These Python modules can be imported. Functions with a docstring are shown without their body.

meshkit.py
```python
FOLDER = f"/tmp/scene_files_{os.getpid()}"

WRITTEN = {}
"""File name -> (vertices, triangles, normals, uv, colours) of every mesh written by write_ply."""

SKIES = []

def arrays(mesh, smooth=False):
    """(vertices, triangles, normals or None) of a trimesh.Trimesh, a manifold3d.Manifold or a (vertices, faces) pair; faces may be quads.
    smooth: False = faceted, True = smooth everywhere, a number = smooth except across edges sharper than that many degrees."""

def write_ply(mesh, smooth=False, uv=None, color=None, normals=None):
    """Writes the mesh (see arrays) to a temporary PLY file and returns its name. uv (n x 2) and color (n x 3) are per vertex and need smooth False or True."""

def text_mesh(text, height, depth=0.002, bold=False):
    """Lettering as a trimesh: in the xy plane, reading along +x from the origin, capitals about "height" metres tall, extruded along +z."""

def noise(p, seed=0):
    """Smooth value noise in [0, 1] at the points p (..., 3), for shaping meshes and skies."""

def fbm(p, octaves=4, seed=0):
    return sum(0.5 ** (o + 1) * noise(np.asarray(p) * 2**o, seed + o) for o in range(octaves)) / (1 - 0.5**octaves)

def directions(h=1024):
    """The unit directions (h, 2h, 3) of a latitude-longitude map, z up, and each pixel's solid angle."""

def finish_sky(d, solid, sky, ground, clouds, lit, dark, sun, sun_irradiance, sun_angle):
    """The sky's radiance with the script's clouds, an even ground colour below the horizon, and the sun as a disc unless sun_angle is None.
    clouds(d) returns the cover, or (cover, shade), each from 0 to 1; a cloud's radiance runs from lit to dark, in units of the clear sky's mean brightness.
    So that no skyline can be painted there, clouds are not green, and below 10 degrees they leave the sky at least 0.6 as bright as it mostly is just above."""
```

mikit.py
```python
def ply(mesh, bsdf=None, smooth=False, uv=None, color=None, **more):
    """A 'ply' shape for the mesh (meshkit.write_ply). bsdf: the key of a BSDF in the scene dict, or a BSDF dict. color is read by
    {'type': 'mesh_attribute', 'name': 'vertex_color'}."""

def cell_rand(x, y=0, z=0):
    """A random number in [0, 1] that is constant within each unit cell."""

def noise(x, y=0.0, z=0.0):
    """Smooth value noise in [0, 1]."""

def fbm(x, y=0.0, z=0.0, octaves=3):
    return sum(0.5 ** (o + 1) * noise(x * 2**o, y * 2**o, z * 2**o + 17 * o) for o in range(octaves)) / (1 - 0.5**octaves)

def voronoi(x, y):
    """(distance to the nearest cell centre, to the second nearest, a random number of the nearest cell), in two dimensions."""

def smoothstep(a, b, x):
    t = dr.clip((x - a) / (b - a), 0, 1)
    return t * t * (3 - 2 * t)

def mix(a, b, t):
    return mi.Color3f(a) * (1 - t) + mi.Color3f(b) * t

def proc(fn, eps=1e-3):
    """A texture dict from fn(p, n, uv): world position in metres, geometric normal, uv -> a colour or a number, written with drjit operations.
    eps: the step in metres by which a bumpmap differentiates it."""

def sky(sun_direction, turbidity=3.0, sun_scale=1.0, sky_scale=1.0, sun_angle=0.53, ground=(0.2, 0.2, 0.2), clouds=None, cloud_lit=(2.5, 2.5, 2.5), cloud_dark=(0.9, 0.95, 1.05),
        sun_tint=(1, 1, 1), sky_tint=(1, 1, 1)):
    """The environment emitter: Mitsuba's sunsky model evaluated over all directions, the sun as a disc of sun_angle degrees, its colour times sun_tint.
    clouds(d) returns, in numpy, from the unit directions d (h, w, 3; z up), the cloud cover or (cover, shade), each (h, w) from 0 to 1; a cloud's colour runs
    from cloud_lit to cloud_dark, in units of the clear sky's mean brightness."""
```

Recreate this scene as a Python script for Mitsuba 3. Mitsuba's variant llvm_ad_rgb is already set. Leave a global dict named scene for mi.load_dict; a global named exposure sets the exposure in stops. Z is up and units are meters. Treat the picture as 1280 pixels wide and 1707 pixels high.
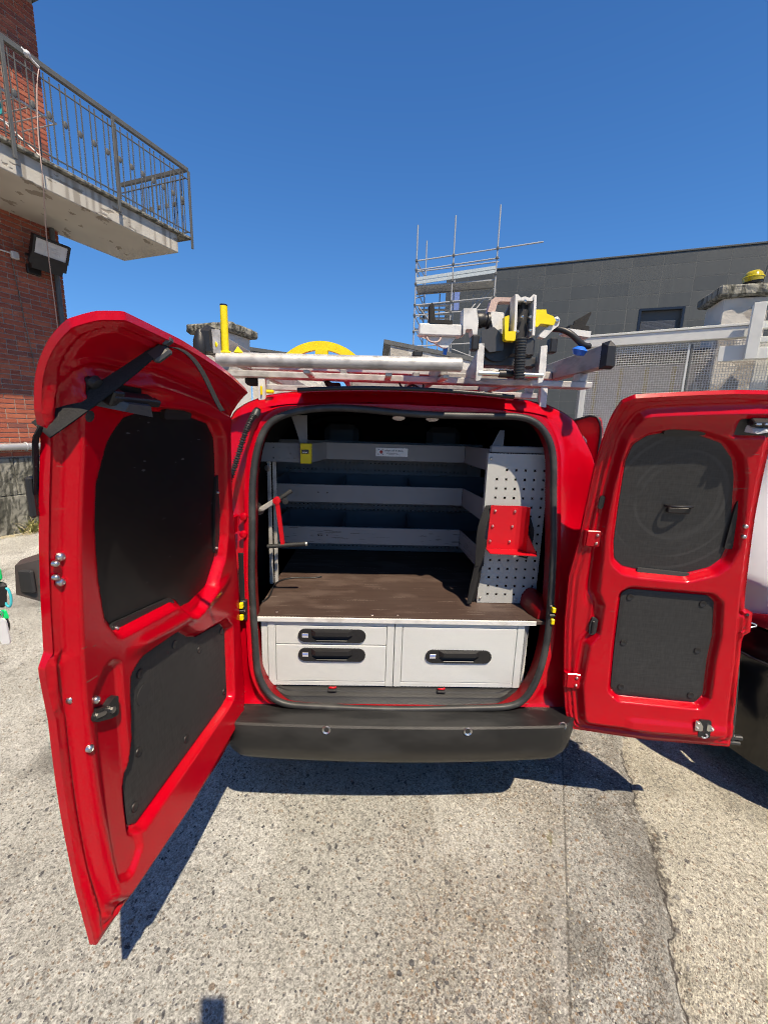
import math, random
import numpy as np, trimesh, shapely, manifold3d
import drjit as dr, mitsuba as mi, mikit, meshkit
from mikit import noise, fbm, voronoi, cell_rand, smoothstep, mix, proc
from shapely.geometry import Polygon, Point, LineString
from scipy.interpolate import PchipInterpolator, splprep, splev
from scipy.spatial import Delaunay

T = mi.ScalarTransform4f
random.seed(7)
rng = np.random.default_rng(7)
scene, labels = {}, {}

# ------------------------------------------------------------------ camera, sky, exposure
EYE = np.array([0.0, 0.0, 1.69])
FWD = np.array([0.0289, 0.9798, -0.1977])
scene['camera'] = {'type': 'perspective', 'fov': 84.46, 'fov_axis': 'x', 'near_clip': 0.02, 'far_clip': 2000.0,
                   'to_world': T().look_at(origin=EYE.tolist(), target=(EYE + FWD).tolist(), up=[-0.0247, 0.1984, 0.9798])}
SUN = [0.228, -0.4815, 0.846]
scene['sky'] = mikit.sky(SUN, turbidity=2.2, sky_scale=0.67, ground=(0.25, 0.24, 0.21), sky_tint=(0.50, 0.86, 1.20), sun_tint=(0.97, 0.985, 0.99))
exposure = 2.33

# ------------------------------------------------------------------ materials
def princ(key, color, rough=0.5, metal=0.0, coat=0.0, spec=0.5, **kw):
    d = {'type': 'principled', 'base_color': color if isinstance(color, dict) else {'type': 'rgb', 'value': list(color)},
         'roughness': rough, 'metallic': metal, 'specular': spec, **kw}
    if coat: d['clearcoat'] = coat; d['clearcoat_gloss'] = 0.96
    scene[key] = {'type': 'twosided', 'bsdf': d}
    return key
def bumped(key, color, bump, scale, rough=0.7, **kw):
    d = {'type': 'principled', 'base_color': color if isinstance(color, dict) else {'type': 'rgb', 'value': list(color)}, 'roughness': rough, **kw}
    scene[key] = {'type': 'twosided', 'bsdf': {'type': 'bumpmap', 'arbitrary': bump, 'scale': scale, 'bsdf': d}}
    return key

def red_fn(p, n, uv):
    dirt = fbm(p.x * 9, p.y * 9, p.z * 9, 3)
    sc = smoothstep(0.90, 0.93, noise(p.x * 25 + p.y * 40, p.z * 150 + p.y * 20, p.x * 12)) * smoothstep(0.56, 0.68, fbm(p.x * 5 + 3, p.y * 5, p.z * 5, 3))
    low = smoothstep(0.75, 0.35, p.z) * smoothstep(0.35, 0.8, dirt) * 0.25
    return mix(mix((0.43, 0.0002, 0.0085), (0.37, 0.0003, 0.0080), dirt), (0.28, 0.10, 0.08), dr.maximum(low * 0.35, sc * 0.7))
def red_rough(p, n, uv):
    return 0.38 + 0.18 * fbm(p.x * 6, p.y * 6, p.z * 6, 3)
scene['m_red'] = {'type': 'twosided', 'bsdf': {'type': 'bumpmap', 'arbitrary': proc(lambda p, n, uv: fbm(p.x * 40, p.y * 40, p.z * 40, 2), 2e-3), 'scale': 0.0002,
                  'bsdf': {'type': 'roughplastic', 'distribution': 'ggx', 'alpha': 0.032, 'int_ior': 1.40, 'nonlinear': False, 'diffuse_reflectance': proc(red_fn)}}}
princ('m_red_plain', (0.45, 0.003, 0.010), 0.42, spec=0.25, coat=0.4)
princ('m_black', (0.012, 0.012, 0.013), 0.45)
princ('m_black_soft', (0.018, 0.018, 0.019), 0.75)
def rubber_fn(p, n, uv):
    return mix((0.02, 0.021, 0.021), (0.045, 0.045, 0.043), smoothstep(0.45, 0.8, fbm(p.x * 14, p.y * 14, p.z * 14, 3)))
princ('m_rubber', proc(rubber_fn), 0.5)
def bumper_fn(p, n, uv):
    a = fbm(p.x * 5, p.y * 22, p.z * 9, 4)
    dust = smoothstep(0.46, 0.36, p.z)
    return mix(mix((0.008, 0.0085, 0.009), (0.022, 0.0225, 0.0225), smoothstep(0.4, 0.75, a)), (0.075, 0.065, 0.045), dust * (0.5 + 0.4 * a))
bumped('m_bumper', proc(bumper_fn), proc(lambda p, n, uv: noise(p.x * 420, p.y * 420, p.z * 420), 5e-4), 0.0005, rough=0.52)
def scuff_fn(p, n, uv):
    s = smoothstep(0.88, 0.92, noise(p.x * 60 + p.z * 130, p.z * 25 - p.x * 14, p.y * 30)) * smoothstep(0.5, 0.7, fbm(p.x * 8, p.y * 8, p.z * 8, 2))
    return mix(mix((0.0035, 0.0035, 0.004), (0.008, 0.008, 0.008), fbm(p.x * 10, p.y * 10, p.z * 10, 3)), (0.06, 0.06, 0.06), s)
princ('m_cover', proc(scuff_fn), 0.36, spec=0.3)
def trim_fn(p, n, uv):
    w = noise(p.x * 350, p.y * 350, p.z * 40) * 0.5 + noise(p.x * 40, p.y * 40, p.z * 350) * 0.5
    return mix((0.010, 0.010, 0.0105), (0.028, 0.029, 0.029), w * (0.6 + 0.6 * fbm(p.x * 6, p.y * 6, p.z * 6, 3)))
bumped('m_trim', proc(trim_fn), proc(lambda p, n, uv: noise(p.x * 300, p.y * 300, p.z * 300), 5e-4), 0.0004, rough=0.6)
def alu_fn(p, n, uv):
    return mix((0.50, 0.49, 0.465), (0.34, 0.33, 0.31), smoothstep(0.4, 0.75, fbm(p.x * 30, p.y * 12, p.z * 30, 4)))
def rcover_fn(p, n, uv):
    dx = (p.x - 1.075); dz = (p.z - 1.47); r = dr.sqrt(dx * dx + dz * dz * 0.85)
    arcs = smoothstep(0.55, 0.85, noise(r * 75, dr.atan2(dz, dx) * 0.8, 1.0)) * smoothstep(0.08, 0.16, r)
    return mix(trim_fn(p, n, uv), (0.060, 0.062, 0.062), arcs * 0.24)
princ('m_right_cover', proc(rcover_fn), 0.5)
princ('m_alu', proc(alu_fn), 0.5, metal=0.4)
princ('m_alu_dull', proc(lambda p, n, uv: alu_fn(p, n, uv) * 0.62), 0.55, metal=0.3)
princ('m_steel', (0.62, 0.61, 0.58), 0.3, metal=1.0)
princ('m_white_metal', proc(lambda p, n, uv: mix((0.56, 0.56, 0.545), (0.42, 0.415, 0.40), smoothstep(0.5, 0.8, fbm(p.x * 25, p.y * 25, p.z * 25, 3)))), 0.45)
princ('m_dark_plate', (0.06, 0.06, 0.06), 0.4, metal=0.3)
princ('m_yellow', proc(lambda p, n, uv: mix((0.74, 0.60, 0.0), (0.66, 0.52, 0.0), fbm(p.x * 40, p.y * 40, p.z * 40, 2))), 0.4)
princ('m_beige', (0.42, 0.31, 0.27), 0.5)
princ('m_blue', (0.02, 0.13, 0.55), 0.35)
princ('m_green', (0.0, 0.5, 0.12), 0.4)
princ('m_teal', (0.05, 0.45, 0.5), 0.4)
princ('m_grey_plastic', (0.055, 0.057, 0.060), 0.5)
princ('m_white_plastic', (0.55, 0.55, 0.55), 0.4)
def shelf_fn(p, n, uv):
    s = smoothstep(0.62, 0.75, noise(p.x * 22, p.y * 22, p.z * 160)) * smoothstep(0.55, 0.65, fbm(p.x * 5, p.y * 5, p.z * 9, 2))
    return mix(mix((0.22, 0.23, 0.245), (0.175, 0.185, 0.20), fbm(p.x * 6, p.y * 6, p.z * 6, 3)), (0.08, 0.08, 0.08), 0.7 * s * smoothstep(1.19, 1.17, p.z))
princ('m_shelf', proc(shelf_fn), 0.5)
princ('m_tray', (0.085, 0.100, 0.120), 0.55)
def drawer_fn(p, n, uv):
    a = fbm(p.x * 7, p.z * 7, p.y * 3, 4)
    g = noise(p.x * 260, p.y * 260, p.z * 260)
    sm = smoothstep(0.55, 0.85, fbm(p.x * 4 + p.z * 9, p.z * 3, 2.0, 4))
    return mix(mix((0.535, 0.55, 0.54), (0.47, 0.485, 0.475), a * 0.6 + g * 0.4), (0.40, 0.41, 0.40), sm * 0.45)
bumped('m_drawer', proc(drawer_fn), proc(lambda p, n, uv: noise(p.x * 500, p.y * 500, p.z * 500), 5e-4), 0.0003, rough=0.5)
def ply_fn(p, n, uv):
    g = noise(p.x * 5, p.y * 140, p.z * 5) * 0.5 + fbm(p.x * 3, p.y * 60, 1.0, 3) * 0.5
    w = smoothstep(0.5, 0.8, fbm(p.x * 6, p.y * 14, 3.0, 4))
    sc = smoothstep(0.90, 0.94, noise(p.x * 5 + p.y * 4, p.y * 190, 7.0))
    c = mix(mix((0.036, 0.022, 0.017), (0.060, 0.038, 0.030), g), (0.095, 0.067, 0.055), w * 0.6)
    return mix(c, (0.22, 0.18, 0.15), sc * 0.35)
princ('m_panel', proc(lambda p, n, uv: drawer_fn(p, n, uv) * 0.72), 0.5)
princ('m_plywood', proc(ply_fn), proc(lambda p, n, uv: 0.45 + 0.25 * fbm(p.x * 9, p.y * 9, 1.0, 3)))
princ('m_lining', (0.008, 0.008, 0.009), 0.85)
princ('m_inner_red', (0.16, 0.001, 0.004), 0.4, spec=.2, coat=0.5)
princ('m_fabric', proc(lambda p, n, uv: mix((0.006, 0.006, 0.007), (0.018, 0.018, 0.018), noise(p.x * 500, p.y * 500, p.z * 500))), 0.85)
princ('m_chrome_label', (0.55, 0.56, 0.58), 0.35, metal=0.4)
princ('m_print_dark', (0.05, 0.05, 0.05), 0.5)
princ('m_print_red', (0.35, 0.02, 0.02), 0.5)
princ('m_print_blue', (0.15, 0.22, 0.5), 0.4)
scene['m_lens'] = {'type': 'dielectric', 'int_ior': 1.5}

# ------------------------------------------------------------------ scene helpers
def numbered(key):
    if key not in scene and key not in labels and not any(k.startswith(key + '__') for k in scene): return key
    i = 1
    while f'{key}_{i:03d}' in scene or f'{key}_{i:03d}' in labels or any(k.startswith(f'{key}_{i:03d}__') for k in scene): i += 1
    return f'{key}_{i:03d}'
def thing(name, label, cat, group=None, kind=None):
    key = numbered(name)
    labels[key] = {'label': label, 'category': cat}
    if group: labels[key]['group'] = group
    if kind: labels[key]['kind'] = kind
    return key
def put(key, mesh, m, smooth=False, **kw):
    if isinstance(mesh, (list,)): mesh = trimesh.util.concatenate(mesh)
    scene[key] = mikit.ply(mesh, m, smooth=smooth, **kw)
    return key
def part(parent, name, mesh, m, smooth=False, label=None, kind=None, **kw):
    key = numbered(parent + '__' + name)
    put(key, mesh, m, smooth, **kw)
    if label or kind:
        labels[key] = {}
        if label: labels[key]['label'] = label
        if kind: labels[key]['kind'] = kind
    return key
def structure(key, label, mesh, m, smooth=False):
    labels[key] = {'label': label, 'category': key.replace('_', ' '), 'kind': 'structure'}
    put(key, mesh, m, smooth)

def cbox(x0, x1, y0, y1, z0, z1, b=0.002):
    x0, x1 = sorted((x0, x1)); y0, y1 = sorted((y0, y1)); z0, z1 = sorted((z0, z1))
    b = min(b, (x1 - x0) * .45, (y1 - y0) * .45, (z1 - z0) * .45)
    P = []
    for X, sx in ((x0, 1), (x1, -1)):
        for Y, sy in ((y0, 1), (y1, -1)):
            for Z, sz in ((z0, 1), (z1, -1)):
                P += [(X, Y + sy * b, Z + sz * b), (X + sx * b, Y, Z + sz * b), (X + sx * b, Y + sy * b, Z)]
    return trimesh.PointCloud(P).convex_hull
def fbox(c, ax, size, b=0.002):
    """A bevelled box of the given size about c with axes ax (three unit vectors)."""
    m = cbox(-size[0] / 2, size[0] / 2, -size[1] / 2, size[1] / 2, -size[2] / 2, size[2] / 2, b)
    M = np.eye(4); M[:3, :3] = np.array(ax, float).T; M[:3, 3] = c
    m.apply_transform(M); return m
def hull(pts): return trimesh.PointCloud(np.asarray(pts, float)).convex_hull
def unit(v): v = np.asarray(v, float); return v / np.linalg.norm(v)
def tube(pts, r, n=10, closed=False, ry=None, up=(0, 0, 1)):
    P = np.asarray(pts, float); k = len(P)
    tan = (np.roll(P, -1, 0) - np.roll(P, 1, 0)) if closed else np.gradient(P, axis=0)
    tan /= np.linalg.norm(tan, axis=1, keepdims=True)
    R = np.broadcast_to(r, (k,)) if np.ndim(r) <= 1 else r
    u = np.asarray(up, float); V = []
    a = np.arange(n) * 2 * np.pi / n
    for i in range(k):
        s = np.cross(tan[i], u)
        if np.linalg.norm(s) < .2: s = np.cross(tan[i], (1, 0.1, 0))
        s = unit(s); w = np.cross(s, tan[i])
        V.append(P[i] + R[i] * np.cos(a)[:, None] * s + (R[i] if ry is None else ry) * np.sin(a)[:, None] * w)
    F = []
    for i in range(k if closed else k - 1):
        A, B = i * n, ((i + 1) % k) * n
        for j in range(n):
            j2 = (j + 1) % n
            F += [(A + j, A + j2, B + j2), (A + j, B + j2, B + j)]
    V = np.vstack(V)
    if not closed:
        V = np.vstack([V, P[:1], P[-1:]]); c0, c1 = len(V) - 2, len(V) - 1
        for j in range(n):
            j2 = (j + 1) % n
            F += [(c0, j2, j), (c1, (k - 1) * n + j, (k - 1) * n + j2)]
    return trimesh.Trimesh(V, F, process=False)
def rod(a, b, r, n=12): return tube([a, b], r, n)
def capsule_rod(a, b, r, n=12):
    a, b = np.array(a, float), np.array(b, float); d = unit(b - a); L = np.linalg.norm(b - a); c = min(r * .35, L * .2)
    return tube([a, a + d * 1e-4, a + d * c, b - d * c, b - d * 1e-4, b], [r - c, r - c + 1e-4, r, r, r - c + 1e-4, r - c], n)
def smooth_path(pts, n=60, closed=False, s=0):
    P = np.asarray(pts, float)
    if closed: P = np.vstack([P, P[:1]])
    tck, _ = splprep(P.T, s=s, per=closed, k=min(3, len(P) - 1))
    return np.array(splev(np.linspace(0, 1, n, endpoint=not closed), tck)).T
def ribbon(pts, width_dirs, w, t=0.002):
    """A flat strap along pts, width along width_dirs."""
    P = np.asarray(pts, float); W = np.asarray(width_dirs, float)
    W = np.broadcast_to(W, P.shape); W = W / np.linalg.norm(W, axis=1, keepdims=True)
    tan = np.gradient(P, axis=0); N = np.cross(tan, W); N /= np.linalg.norm(N, axis=1, keepdims=True)
    ww = np.broadcast_to(w, (len(P),))[:, None] / 2
    V = np.stack([P - W * ww - N * t / 2, P + W * ww - N * t / 2, P + W * ww + N * t / 2, P - W * ww + N * t / 2], 1).reshape(-1, 3)
    F = []
    for i in range(len(P) - 1):
        for j in range(4):
            a, b = i * 4 + j, i * 4 + (j + 1) % 4
            F += [(a, b, b + 4), (a, b + 4, a + 4)]
    k = (len(P) - 1) * 4
    F += [(0, 2, 1), (0, 3, 2), (k, k + 1, k + 2), (k, k + 2, k + 3)]
    return trimesh.Trimesh(V, F, process=False)
def prism(poly, h, M=None):
    """A polygon (shapely or points) extruded by h along its z, then placed by the columns M = (x axis, y axis, z axis, origin)."""
    poly = poly if hasattr(poly, 'geom_type') else Polygon(poly)
    poly = poly.buffer(0)
    m = trimesh.util.concatenate([trimesh.creation.extrude_polygon(g, h, engine='earcut') for g in getattr(poly, 'geoms', [poly])])
    if M is not None:
        A = np.eye(4); A[:3, 0], A[:3, 1], A[:3, 2], A[:3, 3] = M
        m.apply_transform(A)
        if np.linalg.det(A[:3, :3]) < 0: m.invert()
    return m
XZ = lambda y: ((1, 0, 0), (0, 0, 1), (0, 1, 0), (0, y, 0))     # drawing in x,z, extruded along +y from y
def lathe(prof, c, axis, n=24):
    """prof: (r, h) pairs turned about axis through c."""
    m = trimesh.creation.revolve(np.asarray(prof, float), sections=n)
    ax = unit(axis); s = unit(np.cross(ax, (0.3, 0.2, 0.9) if abs(ax[2]) < .9 else (1, 0, 0))); w = np.cross(ax, s)
    A = np.eye(4); A[:3, 0], A[:3, 1], A[:3, 2], A[:3, 3] = s, w, ax, c
    m.apply_transform(A); return m
def bolt(c, axis, r=0.008):
    return lathe([(0, -.004), (r, -.004), (r, .002), (r * .85, .0045), (r * .5, .006), (r * .42, .0035), (0, .0035)], c, axis, 14)
def rounded(pts, r):
    p = Polygon(pts); return p.buffer(-r, quad_segs=6).buffer(r, quad_segs=6)
def fill(poly, step, edge=None):
    """Points and triangles covering a polygon: dense outline, regular inside; first the outline points in order."""
    edge = edge or step
    ring = poly.exterior; k = max(8, int(ring.length / edge))
    B = np.array([ring.interpolate(i / k, normalized=True).coords[0] for i in range(k)])
    x0, y0, x1, y1 = poly.bounds
    gx, gy = np.meshgrid(np.arange(x0, x1, step), np.arange(y0, y1, step)); G = np.stack([gx.ravel(), gy.ravel()], 1)
    inner = poly.buffer(-step * .55)
    G = G[shapely.contains_xy(inner, G[:, 0], G[:, 1])]
    P = np.vstack([B, G]); D = Delaunay(P).simplices; c = P[D].mean(1)
    D = D[shapely.contains_xy(poly, c[:, 0], c[:, 1])]
    a, b, c = P[D[:, 0]], P[D[:, 1]], P[D[:, 2]]
    s = (b[:, 0] - a[:, 0]) * (c[:, 1] - a[:, 1]) - (b[:, 1] - a[:, 1]) * (c[:, 0] - a[:, 0])
    D = D[np.abs(s) > 1e-12]; s = s[np.abs(s) > 1e-12]
    D[s < 0] = D[s < 0][:, ::-1]
    return P, D, k
def sdist(poly, P):
    d = shapely.distance(shapely.points(P), poly.exterior)
    return np.where(shapely.contains_xy(poly, P[:, 0], P[:, 1]), -d, d)
def sstep(a, b, x):
    t = np.clip((x - a) / (b - a), 0, 1); return t * t * (3 - 2 * t)
# ------------------------------------------------------------------ ground
WALLD = np.array([0.3852, 0.9228, 0.0]); WALLN = np.array([0.9228, -0.3852, 0.0]); WALL0 = np.array([-5.168, 6.132, 0.0])
def crack_w(y): return 0.588 + 0.017 * np.sin(y * 5.3 + 1) + 0.006 * np.sin(y * 21 + 2)
def ground_fn(p, n, uv):
    w = p.x - 0.4175 * p.y
    cw = 0.588 + 0.017 * dr.sin(p.y * 5.3 + 1) + 0.006 * dr.sin(p.y * 21 + 2) + (fbm(p.x * 22, p.y * 22, 41.0, 4) - 0.5) * 0.055
    big = fbm(p.x * 1.3, p.y * 1.3, 1.0, 4); mid = fbm(p.x * 7, p.y * 7, 2.0, 4); fine = fbm(p.x * 90, p.y * 90, 3.0, 3)
    # cement matrix of the three pours
    left = mix((0.38, 0.365, 0.315), (0.50, 0.485, 0.43), mid)
    centre = mix((0.33, 0.305, 0.25), (0.48, 0.45, 0.39), mid)
    right = mix((0.42, 0.385, 0.295), (0.54, 0.50, 0.40), mid)
    grey = mix((0.33, 0.32, 0.28), (0.45, 0.435, 0.385), mid)
    wob = (mid - 0.5) * 0.35
    c = mix(left, centre, smoothstep(-0.55, -0.25, w + wob))
    c = mix(c, grey, smoothstep(0.22, 0.27, w))
    c = mix(c, right, smoothstep(-0.004, 0.012, w - cw))
    # exposed aggregate: stones of several sizes, more of them in the middle strip
    amount = 0.25 + 0.55 * smoothstep(-0.6, -0.2, w + wob) * smoothstep(0.62, 0.5, w)
    for sc, keep, k in ((165.0, 0.85, 0), (85.0, 0.7, 1), (38.0, 0.09, 2)):
        d, d2, r = voronoi(p.x * sc + k * 7.3, p.y * sc * 0.95 + k * 3.1)
        r2 = cell_rand(r * 991, k, 5); r3 = cell_rand(r * 577, k, 9)
        stone = smoothstep(0.42, 0.30, d) * dr.select(r2 < keep * amount, 1.0, 0.0)
        col = mix(mix((0.13, 0.12, 0.115), (0.50, 0.47, 0.41), r3), mix((0.32, 0.225, 0.14), (0.21, 0.18, 0.15), r), dr.select(cell_rand(r * 333, k, 2) < 0.45, 1.0, 0.0))
        c = mix(c, col, stone * 0.85)
    # dark pebbles in the left pour
    wx = (fbm(p.x * 70, p.y * 70, 8.0, 2) - 0.5) * 0.5; wy = (fbm(p.x * 70, p.y * 70, 9.0, 2) - 0.5) * 0.5
    d, d2, r = voronoi(p.x * 42 + wx, p.y * 30 + 5 + wy)
    c = mix(c, mix((0.045, 0.048, 0.055), (0.14, 0.13, 0.125), cell_rand(r * 71, 3, 1)), smoothstep(0.0, 0.05, 0.10 + 0.22 * cell_rand(r * 457, 1, 6) - d) * dr.select(cell_rand(r * 991, 1, 5) < 0.13, 0.9, 0.0) * (0.35 + 0.65 * smoothstep(0.15, -0.2, w)) * smoothstep(0.62, 0.55, w))
    c = mix(c, (0.115, 0.105, 0.09), smoothstep(0.52, 0.75, big) * 0.45 * smoothstep(0.62, 0.3, w))
    c = mix(c, (0.20, 0.185, 0.14), smoothstep(0.55, 0.7, fbm(p.x * 2.2 + 9, p.y * 2.2, 4.0, 4)) * 0.5 * smoothstep(0.6, 0.7, w))
    # oil stains, a mossy hole by the joint, pale wear
    c = mix(c, (0.07, 0.062, 0.052), smoothstep(0.60, 0.74, fbm(p.x * 2.7 + 4, p.y * 2.7, 21.0, 4)) * 0.40 * smoothstep(0.62, 0.4, w))
    c = mix(c, (0.62, 0.60, 0.54), smoothstep(0.58, 0.72, fbm(p.x * 4.1 + 2, p.y * 2.0, 31.0, 4)) * 0.45 * smoothstep(0.3, -0.1, w))
    hole = dr.sqrt(dr.square((p.x - 0.80) * 1.3) + dr.square((p.y - 1.45) * 0.8)) + (mid - 0.5) * 0.12 + (fine - 0.5) * 0.04
    c = mix(c, mix((0.10, 0.095, 0.08), (0.26, 0.22, 0.07), smoothstep(0.4, 0.6, mid)), smoothstep(0.05, 0.02, hole) * 0.8)
    # dirt lying in the crack and along the joint
    c = mix(c, (0.12, 0.105, 0.085), smoothstep(0.085, 0.01, dr.abs(w - cw + 0.035) + (mid - 0.5) * 0.13 + (fine - 0.5) * 0.10) * (0.35 + 0.6 * smoothstep(0.35, 0.6, fbm(p.x * 3.1, p.y * 3.1, 12.0, 3))))
    c = mix(c, (0.07, 0.06, 0.05), smoothstep(0.007, 0.001, dr.abs(w - cw)) * smoothstep(0.3, 0.5, fbm(p.x * 9, p.y * 9, 51.0, 2)))
    c = mix(c, mix((0.42, 0.40, 0.36), (0.34, 0.32, 0.28), mid), smoothstep(0.03, 0.02, dr.abs(w - 0.21)) * smoothstep(0.35, 0.5, mid) * 0.8)
    c = mix(c, (0.14, 0.13, 0.11), smoothstep(0.006, 0.002, dr.abs(w - 0.242)) * 0.85)
    speck = noise(p.x * 330, p.y * 330, 5.0)
    sp2 = noise(p.x * 170 + 3, p.y * 170, 6.0)
    c = c * mi.Color3f(0.985, 1.025, 1.075) * (0.44 + 0.66 * fine + 0.40 * smoothstep(0.35, 0.8, speck) + 0.30 * smoothstep(0.55, 0.8, sp2) - 0.20 * smoothstep(0.62, 0.85, noise(p.x * 120 + 9, p.y * 120, 8.0)))
    return dr.minimum(c * 0.71, mi.Color3f(0.62, 0.60, 0.55))
def ground_bump(p, n, uv):
    d, d2, r = voronoi(p.x * 85 + 7.3, p.y * 81 + 3.1)
    e, e2, r2 = voronoi(p.x * 165, p.y * 157)
    return noise(p.x * 220, p.y * 220, 1.0) * 0.35 + smoothstep(0.5, 0.2, d) * cell_rand(r * 991, 1, 5) * 0.8 + smoothstep(0.5, 0.2, e) * 0.35
bumped('m_ground', proc(ground_fn), proc(ground_bump, 8e-4), 0.0038, rough=0.85)

def ground_mesh():
    xs = np.concatenate([np.array([-400, -120, -40, -16, -9, -6, -4, -3]), np.arange(-2.2, 2.61, 0.02), np.array([3.2, 4, 6, 9, 16, 40, 120, 400])])
    ys = np.concatenate([np.array([-400, -120, -40, -12, -4, -1, 0.2]), np.arange(0.4, 2.41, 0.02), np.array([2.6, 3, 4, 5, 6, 7, 9, 12, 20, 40, 120, 400])])
    X, Y = np.meshgrid(xs, ys)
    near = ((X > -2.3) & (X < 2.7) & (Y > 0.3) & (Y < 2.5)).astype(float)
    q = np.stack([X, Y, 0 * X], -1)
    Z = near * (0.004 * (meshkit.noise(q * 3.1) - .5) + 0.002 * (meshkit.noise(q * 13) - .5))
    w = X - 0.4175 * Y - crack_w(Y)
    Z -= near * (0.010 * np.exp(-(w / 0.016) ** 2) - 0.006 * sstep(-0.14, -0.02, -np.abs(w + 0.0)) * (w < 0))
    V = np.stack([X, Y, Z], -1).reshape(-1, 3); nx, ny = len(xs), len(ys)
    i = (np.arange(ny - 1)[:, None] * nx + np.arange(nx - 1)[None]).ravel()
    F = np.vstack([np.stack([i, i + 1, i + nx + 1], 1), np.stack([i, i + nx + 1, i + nx], 1)])
    return trimesh.Trimesh(V, F, process=False)
structure('concrete_ground', 'worn concrete yard with exposed pebbles, a dirty crack and a straight joint', ground_mesh(), 'm_ground', True)

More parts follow.
